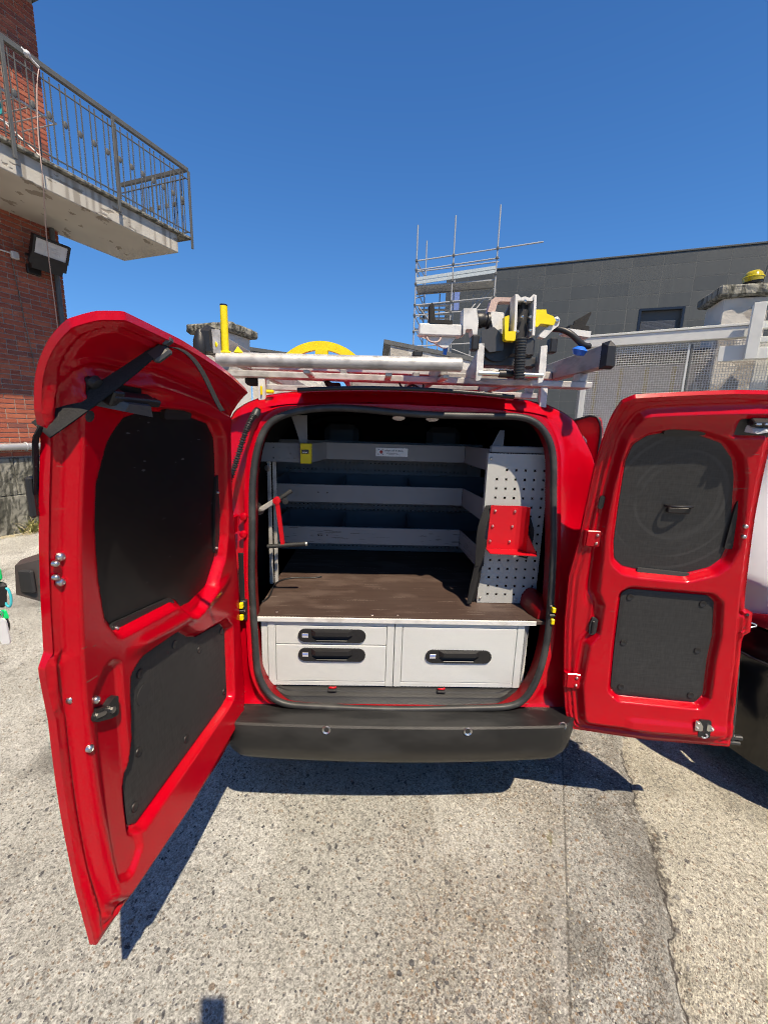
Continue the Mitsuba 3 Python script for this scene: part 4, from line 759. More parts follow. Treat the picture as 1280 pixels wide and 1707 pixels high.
part(cl, 'blue_cap', lathe([(0, 0), (.020, .004), (.028, .022), (.014, .034), (0, .036)], (.758, Y - .005, 1.972), (.15, -.2, 1)), 'm_blue', 40)
part(cl, 'blue_strap', hull([(.262, Y + .05, 2.02), (.278, Y + .05, 2.02), (.258, Y + .05, 1.97), (.272, Y + .05, 1.968), (.262, Y + .056, 2.02), (.272, Y + .056, 1.968)]), 'm_blue')
part(cl, 'black_foot', cbox(.136, .172, 1.63, 1.68, 1.945, 1.968, .005), 'm_black')
# strap holding the left door and the keys
ts = thing('tie_down_strap', 'black webbing strap slung over the top corner of the larger left red door', 'strap')
e, v, n = DL.frame(.62, 1.90)
P0 = DL.at(.655, 1.925, .016); P1 = DL.at(.806, 1.668, .008); P2 = DL.at(.812, 1.652, -.006); P3 = DL.at(.800, 1.600, -.016)
part(ts, 'strap_run', ribbon([P0 * (1 - q) + P1 * q + (DL.n * .7 - FWD * .3) * .022 * 4 * q * (1 - q) for q in np.linspace(0, 1, 40)], unit(np.cross(P1 - P0, FWD)), [.016] * 6 + list(np.linspace(.020, .042, 34)), .003), 'm_fabric', True)
part(ts, 'strap_drop', ribbon([P1 + np.array([.004, -.002, .006]), DL.at(.808, 1.655, .002), DL.at(.804, 1.642, -.003), DL.at(.800, 1.60, -.004), DL.at(.799, 1.57, -.004), DL.at(.799, 1.55, -.004)], unit((.2, -.9, .1)), .016, .003), 'm_fabric', True)
part(ts, 'ratchet', fbox(DL.at(.799, 1.545, -.009), (unit((.2, -1, 0)), (0, 0, 1), unit((1, .2, 0))), (.026, .075, .012), .004), 'm_black')
part(ts, 'cam_buckle', [fbox(P0 + np.array([-.004, -.012, -.020]), (unit(P1 - P0), unit(np.cross(P1 - P0, FWD)), unit(FWD)), (.040, .030, .016), .005), fbox(P0 + np.array([.004, .0, .006]), (unit(P1 - P0), unit(np.cross(P1 - P0, FWD)), unit(FWD)), (.024, .020, .02), .005)], 'm_dark_plate')
part(ts, 'loose_end', ribbon(smooth_path([P0 + (.0, -.01, -.01), P0 + (.035, .03, -.015), P0 + (.060, .05, -.06), P0 + (.085, .07, -.125)], 24), unit((.5, .85, .1)), .012, .002), 'm_fabric', True)
kb = thing('key_bunch', 'bunch of keys with green and blue tags and a white fob behind the door handle', 'keys')
K = np.array([-.688, .735, 1.405])
part(kb, 'green_tag', fbox(K + (.012, 0, .004), (unit((1, .0, .1)), (0, 1, 0), (0, 0, 1)), (.034, .012, .026), .005), 'm_green')
part(kb, 'black_fob', fbox(K + (.014, .004, -.034), (unit((1, 0, -.15)), (0, 1, 0), unit((.15, 0, 1))), (.030, .014, .050), .007), 'm_black')
part(kb, 'teal_ring', tube([K + (.030 + .006 * math.cos(a), .004, -.040 + .018 * math.sin(a)) for a in np.linspace(0, 6.283, 24, endpoint=False)], .0022, 6, True, up=(0, 1, 0)), 'm_teal', True)
part(kb, 'blue_lanyard', ribbon(smooth_path([K + (-.03, 0, -.015), K + (-.005, -.006, -.045), K + (.008, -.01, -.062)], 12), (.2, 0, 1), .014, .002), 'm_blue', True)
part(kb, 'key_ring', tube([K + (.018 + .008 * math.cos(a), -.006, -.068 + .008 * math.sin(a)) for a in np.linspace(0, 6.283, 20, endpoint=False)], .001, 5, True, up=(0, 1, 0)), 'm_steel', True)
part(kb, 'small_green_tag', fbox(K + (.026, -.003, -.070), (unit((1, 0, .2)), (0, 1, 0), unit((-.2, 0, 1))), (.012, .004, .018), .003), 'm_green')
wf = LineString([(0, -.012), (.002, -.048)]).buffer(.0085).difference(LineString([(-.002, -.0555), (.006, -.0545)]).buffer(.0012))
part(kb, 'white_fob', prism(wf, .003, ((1, 0, 0), (0, 0, 1), (0, 1, 0), K + np.array([.022, -.008, -.072]))), 'm_white_plastic')
part(kb, 'dark_key_head', lathe([(0, -.008), (.022, -.006), (.026, 0), (.022, .006), (0, .008)], K + (.0, .004, -.094), (0, 1, .1)), 'm_black', 40)
# ------------------------------------------------------------------ brick building on the left
def W(d, n, z): return WALL0 + WALLD * d + WALLN * n + np.array([0, 0, z])
WM = ((*WALLD,), (0, 0, 1), tuple(np.cross(WALLD, (0, 0, 1))), (0, 0, 0))
def wbox(d0, d1, n0, n1, z0, z1, b=.004):
    m = cbox(d0, d1, n0, n1, z0, z1, b); A = np.eye(4); A[:3, 0], A[:3, 1], A[:3, 3] = WALLD, -WALLN * -1, WALL0
    m.apply_transform(A)
    if np.linalg.det(A[:3, :3]) < 0: m.invert()
    return m
brick_cols = [((0.36, 0.10, 0.055), (0.28, 0.075, 0.045)), ((0.30, 0.085, 0.05), (0.22, 0.06, 0.04)), ((0.40, 0.125, 0.07), (0.31, 0.09, 0.05)), ((0.24, 0.085, 0.06), (0.18, 0.06, 0.045))]
def mk_brick(i):
    a, b = brick_cols[i]
    def fn(p, n, uv):
        return mix(mix(a, b, fbm(p.x * 12, p.y * 12, p.z * 14, 3)), (0.30, 0.24, 0.20), smoothstep(0.66, 0.85, fbm(p.x * 5, p.y * 5, p.z * 5, 4)) * 0.3)
    bumped(f'm_brick_{i}', proc(fn), proc(lambda p, n, uv: fbm(p.x * 120, p.y * 120, p.z * 120, 2), 1e-3), 0.003, rough=0.9)
for i in range(4): mk_brick(i)
princ('m_mortar', proc(lambda p, n, uv: mix((0.36, 0.29, 0.235), (0.27, 0.22, 0.18), fbm(p.x * 20, p.y * 20, p.z * 20, 3))), 0.95)
def plaster_fn(p, n, uv):
    a = fbm(p.x * 2.3, p.y * 2.3, p.z * 2.3, 5); st = noise(p.x * 16 + p.y * 16, p.z * 1.2, 3.0)
    pe = smoothstep(0.645, 0.665, fbm(p.x * 7, p.y * 4, p.z * 9.0, 5))
    c = mix((0.48, 0.465, 0.415), (0.37, 0.355, 0.31), a)
    c = mix(c, (0.20, 0.18, 0.15), smoothstep(0.45, 0.8, st) * 0.75 * smoothstep(0.35, 0.0, dr.abs(n.z)))
    return mix(c, (0.19, 0.165, 0.13), pe * 0.75)
bumped('m_plaster', proc(plaster_fn), proc(lambda p, n, uv: smoothstep(0.645, 0.665, fbm(p.x * 7, p.y * 4, p.z * 9.0, 5)), 4e-3), -0.006, rough=0.9)
def oldconc_fn(p, n, uv):
    a = fbm(p.x * 5, p.y * 5, p.z * 5, 4); s = fbm(p.x * 26, p.y * 26, p.z * 5, 4)
    return mix(mix((0.27, 0.265, 0.23), (0.13, 0.13, 0.11), a), (0.055, 0.056, 0.045), smoothstep(0.42, 0.62, s) * 0.9)
bumped('m_old_concrete', proc(oldconc_fn), proc(lambda p, n, uv: fbm(p.x * 30, p.y * 30, p.z * 16, 4), 2e-3), 0.04, rough=0.95)
princ('m_iron', proc(lambda p, n, uv: mix((0.060, 0.066, 0.072), (0.10, 0.105, 0.10), fbm(p.x * 14, p.y * 14, p.z * 14, 3))), 0.6)
princ('m_scaffold', (0.30, 0.31, 0.32), 0.55)
princ('m_toe', (0.36, 0.42, 0.45), 0.6)
princ('m_galv', proc(lambda p, n, uv: mix((0.55, 0.56, 0.57), (0.38, 0.39, 0.40), fbm(p.x * 12, p.y * 12, p.z * 12, 3))), 0.45, metal=0.5)

bb = thing('brick_building', 'red brick house with a peeling concrete balcony, standing at the left', 'building')
DC = 1.05
wl = part(bb, 'wall', wbox(-9, DC - .004, -6.0, -.008, 1.10, 7.22, .001), 'm_mortar', label='pale mortar bed of the brick wall')
course = 0.0672; bl, bh = .235, .055
protos = {}
def brick(d0, d1, k):
    w = round(d1 - d0, 3)
    if (w, k) not in protos:
        m = cbox(0, w, -.10, .0, 0, bh, .003); A = np.eye(4); A[:3, 0], A[:3, 1] = WALLD, WALLN
        m.apply_transform(A); m.fix_normals()
        protos[(w, k)] = mikit.ply(m, f'm_brick_{k}')
    return protos[(w, k)]
cand = []; rest = [[], [], [], []]
nrow = int((7.2 - 1.12) / course)
for r in range(nrow):
    z = 1.118 + r * course
    d = DC; i = 0
    seq = [.235, .235, .115] if r % 2 else [.115, .235, .235]
    while d > -2.6:
        w = seq[(i + r // 2) % 3] if i else (.235 if r % 2 else .112); d0 = d - w
        k = int(rng.choice([0, 1, 2, 3], p=[.4, .3, .2, .1])); n0 = float(rng.uniform(-.0015, .002))
        P = (W((d0 + d) / 2, 0, z) - EYE); dist = np.linalg.norm(P); depth = P @ FWD
        vis = depth > 0 and 640 + 705 * (P[0] * .9993 + P[1] * -.0234 + P[2] * .03) / depth > -14
        cand.append((dist if vis else 1e3 + dist, d0, d, z, n0, k)); d = d0 - .011; i += 1
cand.sort(key=lambda c: c[0])
for j, (dist, d0, d1, z, n0, k) in enumerate(cand):
    if j < 300 and dist < 1e3:
        key = numbered(wl + '__brick') if j == 0 else f'{wl}__brick_{j:03d}'
        scene[key] = {**brick(d0, d1, k), 'to_world': T().translate(W(d0, n0, z).tolist())}
    else: rest[k].append(wbox(d0, d1, -.1, n0, z, z + bh, .002))
for k in range(4): part(wl, 'brick_courses', rest[k], f'm_brick_{k}', kind='stuff')
# end of the wall beyond the corner, in bricks too
endb = []
for r in range(nrow):
    z = 1.118 + r * course; n1 = 0.0 if r % 2 else -.115
    while n1 > -2: endb.append(wbox(DC - .05, DC + .002, n1 - .22, n1 - .012, z, z + bh, .002)); n1 -= .235
part(wl, 'brick_courses', endb, 'm_brick_1', kind='stuff')
ev = part(bb, 'eave', wbox(-9, 1.11, -6.2, .50, 7.24, 7.42, .01), 'm_old_concrete')
part(ev, 'roof_edge', wbox(-9, 1.14, -6.2, .56, 7.423, 7.50, .01), 'm_iron')
pls = part(bb, 'plinth', wbox(-9, DC + .02, -6, .006, -.05, 1.10, .004), 'm_old_concrete', label='grey weathered stone plinth')
for r, (z0, z1) in enumerate(((.0, .555), (.563, 1.095))):
    d = DC + .03; off_ = .42 if r else .70
    while d > -1.6:
        d0 = d - (off_ if d > DC else rng.uniform(.55, .7)); part(pls, 'block', wbox(d0 + .004, d - .004, -.05, .022 + rng.uniform(-.004, .004), z0, z1, .010), 'm_old_concrete'); d = d0
bal = part(bb, 'balcony', wbox(-4, 2.20, -.10, 1.14, 4.385, 4.655, .01), 'm_plaster', label='peeling cream concrete balcony slab')
part(bal, 'slab_edge', wbox(-4, 2.44, -.12, 1.20, 4.657, 4.70, .008), 'm_old_concrete')
for z0, z1, n_, t_ in ((5.665, 5.725, .05, .03), (5.555, 5.572, .014, .014), (4.765, 4.782, .014, .014)):
    part(bal, 'rail', wbox(-3.5, 2.45, 1.17 - n_ / 2, 1.17 + n_ / 2, z0, z1, .003), 'm_iron')
    part(bal, 'end_rail', wbox(2.405, 2.405 + (.045 if n_ > .02 else .014), -.30, 1.17 - n_ / 2 - .003, z0, z1, .003), 'm_iron')
for d in (2.43, 1.13, -.13, -1.4): part(bal, 'railing_post', wbox(d - .02, d + .02, 1.20, 1.225, 4.52, 5.664, .003), 'm_iron')
leaf = trimesh.creation.icosphere(subdivisions=1)
def baluster(d, n, rot=False, orn=True):
    m = [wbox(d - .006, d + .006, n - .006, n + .006, 4.72, 5.63, .001)]
    if orn:
        l = leaf.copy(); l.apply_scale((.028, .012, .045)); A = np.eye(4); A[:3, 0], A[:3, 1], A[:3, 3] = WALLD, WALLN, W(d + .03, n, 5.22); l.apply_transform(A); m.append(l)
    return m
dd = -3.3; i = 0
while dd < 2.38:
    if all(abs(dd - p) > .03 for p in (1.13, -.13, -1.4)):
        part(bal, 'baluster', baluster(dd, 1.17, orn=i % 2 == 0), 'm_iron')
    dd += (.068 if i % 2 == 0 else .112); i += 1
nn = -.2; i = 0
while nn < 1.12:
    part(bal, 'baluster', [wbox(2.41, 2.422, nn - .006, nn + .006, 4.72, 5.63, .001)] + ([] if i % 2 else [wbox(2.405, 2.427, nn - .02, nn + .05, 5.19, 5.26, .008)]), 'm_iron'); nn += (.068 if i % 2 == 0 else .112); i += 1
dp = part(bb, 'downpipe', tube([W(.93, .05, 4.38), W(.93, .05, 3), W(.93, .05, 1.35)], .035, 10), 'm_iron', True)

fl = thing('floodlight', 'large black floodlight with a silver reflector under the balcony slab', 'floodlight')
fd_, fn_ = WALLD, WALLN; fz = 4.10
C0 = W(.70, .30, 3.95); ax = unit(WALLN * .9 + np.array([0, -.15, -.42])); fu = unit(WALLD); fv = np.cross(ax, fu); fv = fv if fv[2] > 0 else -fv
def F3(a, b, c): return C0 + fu * a + fv * b + ax * c
part(fl, 'housing', hull([F3(a, b, c) for a in (-.24, .24) for b in (-.20, .17) for c in (-.02, .04)] + [F3(a, b, -.16) for a in (-.16, .16) for b in (-.16, .10)]), 'm_black', 30)
part(fl, 'reflector', hull([F3(a, b, c) for a in (-.205, .205) for b in (-.055, .14) for c in (.0405, .044)]), 'm_chrome_label')
part(fl, 'reflector_flap', hull([F3(a, b, c) for a in (.115, .204) for b in (-.054, .139) for c in (.0445, .047)]), 'm_white_plastic')
for a, b, s0, s1 in ((0, .152, .24, .012), (0, -.067, .24, .012), (-.222, .045, .016, .10), (.222, .045, .016, .10)):
    part(fl, 'front_frame', hull([F3(a + x * s0, b + y * s1, c) for x in (-1, 1) for y in (-1, 1) for c in (.0405, .062)]), 'm_black')
for b in (.02, .045, .07): part(fl, 'reflector_ridge', hull([F3(a, b + db, c) for a in (-.17, .09) for db, c in ((-.003, .0445), (.003, .0445), (0, .050))]), 'm_steel')
part(fl, 'bracket', [rod(F3(-.26, -.12, -.04), F3(.26, -.14, -.02), .018), fbox(W(.58, .10, 3.76), (WALLD, WALLN, (0, 0, 1)), (.05, .26, .06), .01), fbox(W(.64, .02, 3.73), (WALLD, WALLN, (0, 0, 1)), (.18, .05, .12), .01)], 'm_black', 30)
part(fl, 'ballast_box', hull([F3(a, b, c) for a in (-.2, .2) for b in (-.26, -.19) for c in (-.06, .03)]), 'm_black')
jb = thing('junction_box', 'small white junction box with a white conduit stub on the brick wall', 'junction box')
part(jb, 'box', wbox(.37, .465, .003, .055, 3.80, 3.895, .012), 'm_white_plastic')
part(jb, 'conduit', tube([W(-.6, .02, 3.86), W(.37, .02, 3.86)], .011, 8), 'm_white_plastic', True)
part(jb, 'thin_wire', tube([W(.38, .012, 3.80), W(.42, .012, 3.3), W(.50, .012, 2.4), W(.56, .012, 1.95), W(.585, .014, 1.36)], .005, 6), 'm_old_concrete', True)
wp = thing('wall_pipe', 'horizontal galvanised pipe clipped to the wall above the stone plinth', 'pipe')
part(wp, 'pipe_run', tube([W(-6, .075, 1.255), W(.2, .075, 1.255), W(1.3, .075, 1.255)], .050, 14), 'm_galv', True)
for d in (.21, -1.2): part(wp, 'pipe_clip', tube([W(d, .075 + .056 * math.cos(a), 1.255 + .056 * math.sin(a)) for a in np.linspace(0, 6.283, 20, endpoint=False)], .012, 6, True, up=WALLD), 'm_galv', True)
cb = thing('hanging_cable', 'thin pale cable hanging from a white insulator on the balcony rail down past the floodlight', 'cable')
part(cb, 'cable_run', tube(smooth_path([W(.25, 1.20, 5.64), W(.20, 1.21, 5.45), W(.16, 1.22, 5.15), W(.13, 1.23, 4.80), W(.13, 1.23, 4.49), W(.28, .95, 4.07), W(.53, .55, 3.50), W(.81, .12, 2.87), W(.84, .06, 2.5)], 70), .006, 6), 'm_beige', True)
part(cb, 'insulator', tube(smooth_path([W(.08, 1.19, 5.72), W(.13, 1.20, 5.69), W(.19, 1.20, 5.66), W(.25, 1.20, 5.64)], 16), [.012] * 3 + [.03, .035, .035, .03, .02] + [.014] * 8, 10), 'm_white_plastic', True)
ar = thing('clothes_airer', 'white wire clothes airer standing on the balcony behind the railing', 'clothes airer')
for n_ in (.35, .95): part(ar, 'airer_rail', tube([W(-.8, n_, 5.30), W(.55 if n_ > .5 else .40, n_, 5.30)], .014, 6), 'm_white_plastic', True)
for d in np.linspace(-.7, .50, 9): part(ar, 'airer_wire', tube([W(d, .35, 5.30), W(d + .05, .95, 5.30)], .008, 5), 'm_white_plastic', True)
for d in (-.6, .3): part(ar, 'airer_leg', tube([W(d, .35, 5.30), W(d + .25, .95, 4.71)], .010, 6), 'm_white_plastic', True)
tw = thing('green_cloth', 'pale green cloth hanging over the white airer on the balcony', 'cloth')
part(tw, 'cloth_fold', ribbon(smooth_path([W(-.10, .6, 5.06), W(-.09, .62, 5.29), W(-.06, .64, 5.315), W(-.02, .70, 5.28), W(0, .72, 5.10)], 24), WALLN, .22, .006), 'm_teal', True)
# weeds at the foot of the plinth
scene['m_leaf'] = {'type': 'twosided', 'bsdf': {'type': 'principled', 'base_color': proc(lambda p, n, uv: mix((0.10, 0.14, 0.03), (0.30, 0.27, 0.10), fbm(p.x * 9, p.y * 9, p.z * 9, 2))), 'roughness': 0.6}}
princ('m_dry', (0.42, 0.36, 0.20), 0.8)
def weed(c, n, hgt, spread):
    out = []
    for i in range(n):
        a = rng.uniform(0, 6.28); r = rng.uniform(.2, 1) * spread; b = np.array([*(c + rng.uniform(-.1, .1, 3) * (1, 1, 0))]); tip = b + (math.cos(a) * r, math.sin(a) * r, hgt * rng.uniform(.4, 1))
        q = np.array([b, b * .5 + tip * .5 + (0, 0, .05 * hgt), tip]); s = np.array([-math.sin(a), math.cos(a), 0])
        out.append(ribbon(smooth_path(np.vstack([q, tip + (0, 0, -.02)]), 6), s, [.004, .012, .016, .012, .006, .001], .001))
    return out
for d, n, h_ in ((.62, 46, .40), (.12, 34, .20), (.30, 44, .34)):
    wd = thing('weed_clump', {.62: 'tall green weed at the foot of the plinth near the house corner', .12: 'low straggly weed at the foot of the plinth, nearest the left edge', .30: 'bushy green weed at the foot of the plinth, just left of the red door edge'}[d], 'weed', 'weeds along the stone plinth')
    part(wd, 'leaves', weed(W(d, .10, 0), n, h_, .22), 'm_leaf', True)
    part(wd, 'dry_stems', weed(W(d, .14, 0), n // 3, h_ * .8, .30), 'm_dry', True)
labels['dry_litter'] = {'label': 'dry grass litter along the foot of the stone plinth', 'category': 'litter', 'kind': 'stuff'}
lit = []
for i in range(260):
    d = rng.uniform(-.6, 1.0); p = W(d, .06 + abs(rng.normal(0, .10)), .004); a = rng.uniform(0, 6.28); l = rng.uniform(.03, .10)
    lit.append(ribbon([p, p + (math.cos(a) * l, math.sin(a) * l, .012)], (-math.sin(a), math.cos(a), 0), .006, .0015))
put('dry_litter', lit, 'm_dry')

# ------------------------------------------------------------------ gate pillars, sheds
def whitewash_fn(p, n, uv):
    a = fbm(p.x * 3, p.y * 3, p.z * 3, 4)
    pe = smoothstep(0.56, 0.60, fbm(p.x * 2.6 + 3, p.y * 2.6, p.z * 2.6, 4))
    return mix(mix((0.56, 0.555, 0.53), (0.44, 0.43, 0.39), a), (0.24, 0.22, 0.19), pe * 0.65)
bumped('m_whitewash', proc(whitewash_fn), proc(lambda p, n, uv: fbm(p.x * 18, p.y * 18, p.z * 18, 3), 3e-3), 0.012, rough=0.9)
def oldplaster_fn(p, n, uv):
    a = fbm(p.x * 4, p.y * 4, p.z * 4, 4); pe = smoothstep(0.50, 0.54, fbm(p.x * 3.1 + 1, p.y * 3.1, p.z * 2.6, 4))
    return mix(mix((0.50, 0.485, 0.45), (0.34, 0.325, 0.29), a), mix((0.17, 0.155, 0.135), (0.27, 0.25, 0.22), a), pe * 0.85)
bumped('m_old_plaster', proc(oldplaster_fn), proc(lambda p, n, uv: fbm(p.x * 18, p.y * 18, p.z * 18, 3), 3e-3), 0.015, rough=0.9)
def rot_box(c, w, dpt, z0, z1, ang, b=.01):
    e = np.array([math.cos(ang), math.sin(ang), 0]); return fbox((c[0], c[1], (z0 + z1) / 2), (e, (-e[1], e[0], 0), (0, 0, 1)), (w, dpt, z1 - z0), b)
def rough_cap(c, w, dpt, z0, z1, ang):
    m = rot_box(c, w, dpt, z0, z1, ang, .03)
    m = trimesh.Trimesh(*trimesh.remesh.subdivide_to_size(m.vertices, m.faces, .08)); m.merge_vertices()
    m.vertices = m.vertices + (meshkit.noise(np.array(m.vertices) * 9)[:, None] - .5) * .05 * np.array([1, 1, .8])
    return m
gp = thing('gate_pillar', 'white gate pillar with a grey stone cap behind the left red door', 'pillar', 'gate pillars')
part(gp, 'shaft', rot_box((-2.62, 7.75), .70, .55, 0, 3.12, -.38), 'm_whitewash'); part(gp, 'cap', rough_cap((-2.62, 7.75), .92, .76, 3.12, 3.26, -.38), 'm_old_concrete', 40)
gp = thing('gate_pillar', 'peeling white gate pillar carrying the yellow beacon at the right', 'pillar', 'gate pillars')
part(gp, 'shaft', rot_box((5.42, 6.75), .56, .60, 0, 3.68, -.30), 'm_old_plaster'); part(gp, 'cap', rough_cap((5.42, 6.75), .78, .80, 3.68, 3.84, -.30), 'm_old_concrete', 40)
sd = thing('white_shed', 'low white shed with a dark flat roof beyond the yard, left of the scaffold', 'shed')
part(sd, 'wall', prism(Polygon([(.30, 0), (2.85, 0), (2.85, 2.91), (.30, 3.31)]), 1.7, XZ(9.03)), 'm_whitewash')
rf = prism(Polygon([(.16, 3.335), (2.95, 2.90), (2.95, 2.98), (.16, 3.415)]), 1.9, XZ(9.0))
part(sd, 'roof', rf, 'm_iron')
sd = thing('roof_corner', 'dark flat shed roof just showing beside the left gate pillar', 'shed')
part(sd, 'wall', prism(Polygon([(-2.5, 0), (-1.1, 0), (-1.1, 2.965), (-2.5, 3.10)]), 1.4, XZ(9.05)), 'm_whitewash')
part(sd, 'roof', prism(Polygon([(-2.62, 3.12), (-1.0, 2.96), (-1.0, 3.02), (-2.62, 3.19)]), 1.6, XZ(9.02)), 'm_iron')
bc = thing('yellow_beacon', 'yellow warning beacon on top of the peeling pillar at the right', 'beacon')
bpos = np.array([5.40, 6.50, 3.90])
part(bc, 'dome', lathe([(.115, 0), (.118, .03), (.122, .05), (.115, .06), (.105, .10), (.07, .135), (0, .15)], bpos, (-.12, 0, 1), 32), princ('m_amber', (0.36, 0.29, 0.0), 0.12, coat=1.0), 40)
part(bc, 'ring', tube([bpos + np.array([.122 * math.cos(a), .122 * math.sin(a), .052]) for a in np.linspace(0, 6.283, 28, endpoint=False)], .006, 6, True), 'm_yellow', True)
part(bc, 'base', lathe([(0, -.03), (.10, -.03), (.11, .0), (0, .0)], bpos, (-.12, 0, 1)), 'm_black', 40)
ga = thing('gate_aerial', 'dark rod with a coiled spring fixed beside the yellow beacon', 'aerial')
part(ga, 'rod_body', tube([bpos + (.17, .02, 0), bpos + (.19, .02, .16), bpos + (.27, .02, .62)], .012, 8), 'm_iron', True)
part(ga, 'coil', tube([bpos + np.array([.20 + .012 * i / 40 * 5 + .018 * math.cos(i * .9), .02 + .018 * math.sin(i * .9), .16 + .006 * i]) for i in range(40)], .006, 5), 'm_iron', True)

# ------------------------------------------------------------------ sliding gate of white wire mesh
GL, GR = np.array([3.43, 7.20, 0]), np.array([6.9, 4.86, 0]); gd = unit(GR - GL); gn = np.array([gd[1], -gd[0], 0])
def G(a, n, z): return GL + gd * a + gn * n + np.array([0, 0, z])
def gbox(a0, a1, n0, n1, z0, z1, b=.004): return fbox(G((a0 + a1) / 2, (n0 + n1) / 2, (z0 + z1) / 2), (gd, gn, (0, 0, 1)), (a1 - a0, n1 - n0, z1 - z0), b)
princ('m_gate', proc(lambda p, n, uv: mix((0.58, 0.59, 0.565), (0.48, 0.49, 0.465), fbm(p.x * 8, p.y * 8, p.z * 8, 3))), 0.5)
wg = thing('mesh_gate', 'tall pale grey sliding gate of wire mesh in a steel frame', 'gate')
part(wg, 'post', gbox(-.02, .06, -.04, .04, .05, 3.03), 'm_gate'); part(wg, 'post', gbox(1.40, 1.425, -.035, .035, .05, 3.00), 'm_iron'); part(wg, 'post', gbox(1.365, 1.395, -.03, .03, .05, 3.00), 'm_gate')
part(wg, 'bottom_bar', gbox(.06, 3.9, -.03, .03, .08, .2), 'm_gate')
vert = [gbox(a - .0035, a + .0035, .012, .018, .2, 3.02, .001) for a in np.arange(.08, 3.9, .034)]
hor = [gbox(.06, 3.9, .019, .025, z - .0035, z + .0035, .001) for z in np.arange(.22, 3.02, .034)]
part(wg, 'wire_mesh', vert + hor, 'm_white_metal', kind='stuff')
gt = thing('gate_beam', 'long pale steel top guide beam above the mesh gate', 'beam')
part(gt, 'beam_box', gbox(-.02, 2.15, -.07, .07, 3.045, 3.19), 'm_gate'); part(gt, 'beam_flange', gbox(-.03, 2.13, -.085, .085, 3.193, 3.225), 'm_gate')
part(gt, 'beam_end', gbox(-.04, -.022, -.07, .07, 3.03, 3.20), 'm_gate')
gc = thing('gate_portal', 'pale steel portal frame in front of the right gate pillar', 'gate frame')
part(gc, 'upright', gbox(2.00, 2.13, .16, .32, 2.72, 3.42), 'm_gate')
part(gc, 'arm', gbox(2.13, 3.6, .18, .28, 3.10, 3.19), 'm_gate'); part(gc, 'arm', gbox(2.13, 3.6, .18, .28, 2.93, 3.0), 'm_gate'); part(gc, 'arm', gbox(2.13, 3.6, .16, .30, 2.72, 2.86), 'm_gate')
part(gc, 'gusset', gbox(1.72, 2.0, .17, .19, 2.72, 2.92), 'm_gate')
part(gc, 'post', gbox(2.18, 2.34, -.32, -.16, 0, 3.0), 'm_gate')
bw = thing('corrugated_wall', 'pale sheet wall with yellowish uprights behind the mesh gate', 'wall')
princ('m_sheet', proc(lambda p, n, uv: mix((0.46, 0.44, 0.39), (0.37, 0.355, 0.315), fbm(p.x * 2, p.y * 2, p.z * 1.5, 4))), 0.7)
part(bw, 'sheet', gbox(-.25, 3.9, -1.28, -1.2, 0, 2.9), 'm_sheet')
princ('m_ochre', (0.42, 0.35, 0.16), 0.7)
for a in np.arange(.02, 3.8, .40): part(bw, 'upright', gbox(a, a + .06, -1.19, -1.15, 0, 2.86), 'm_ochre')
part(bw, 'canopy', gbox(-.3, 4.2, -1.9, -.55, 3.0, 3.04), 'm_iron')

# ------------------------------------------------------------------ grey panelled building
A0 = np.array([3.805, 25.263, 0]); gdir = np.array([.9235, -.3836, 0]); gnor = np.array([-.3836, -.9235, 0])
def BX(a, n, z): return A0 + gdir * a + gnor * n + np.array([0, 0, z])
def bbox(a0, a1, n0, n1, z0, z1, b=.004): return fbox(BX((a0 + a1) / 2, (n0 + n1) / 2, (z0 + z1) / 2), (gdir, gnor, (0, 0, 1)), (a1 - a0, n1 - n0, z1 - z0), b)
def gp_fn(p, n, uv):
    a = fbm(p.x * 0.8, p.y * 0.8, p.z * 0.8, 4); s = noise(p.x * 9, p.y * 9, p.z * 0.6)
    return mix(mix((0.050, 0.057, 0.060), (0.061, 0.069, 0.071), a), (0.041, 0.047, 0.050), s * 0.5)
princ('m_grey_panel', proc(gp_fn), 0.55)
princ('m_grey_panel_b', proc(lambda p, n, uv: gp_fn(p, n, uv) * 0.91), 0.5)
princ('m_grey_joint', (0.095, 0.10, 0.10), 0.8)
gb = thing('grey_building', 'modern building clad in dark grey panels with one shuttered window', 'building')
wl2 = part(gb, 'wall', [bbox(0, 40, -14, -.36, 0, 9.97, .01), bbox(0, 9.66, -.355, -.012, 0, 9.97, .001), bbox(11.34, 40, -.355, -.012, 0, 9.97, .001), bbox(9.66, 11.34, -.355, -.012, 7.55, 9.97, .001), bbox(9.66, 11.34, -.355, -.012, 0, 6.40, .001)], 'm_grey_joint')
rowz = [9.98, 9.48, 8.86, 8.24, 7.62, 7.00, 6.38, 5.76, 5.14, 4.52, 3.90, 3.28, 2.66, 2.04, 1.42, .8, .18]
pk = {}
for r in range(len(rowz) - 1):
    for c in range(0, 17):
        a0 = -.02 + 1.30 * c + (.6 if c else 0) - (.68 if c else 0); a1 = a0 + 1.30 if c else 1.20
        if 9.5 < (a0 + a1) / 2 < 11.5 and 6.5 < (rowz[r] + rowz[r + 1]) / 2 < 7.6: continue
        w_, h_ = round(a1 - a0 - .020, 3), round(rowz[r] - rowz[r + 1] - .020, 3); kk = int(rng.random() < .3)
        if (w_, h_, kk) not in pk: pk[(w_, h_, kk)] = mikit.ply(fbox((0, 0, 0), (gdir, gnor, (0, 0, 1)), (w_, .024, h_), .003), 'm_grey_panel_b' if kk else 'm_grey_panel')
        key = numbered(wl2 + '__panel') if r + c == 0 else f'{wl2}__panel_{r * 17 + c:03d}'
        scene[key] = {**pk[(w_, h_, kk)], 'to_world': T().translate(BX((a0 + a1) / 2, -.018, (rowz[r] + rowz[r + 1]) / 2).tolist())}
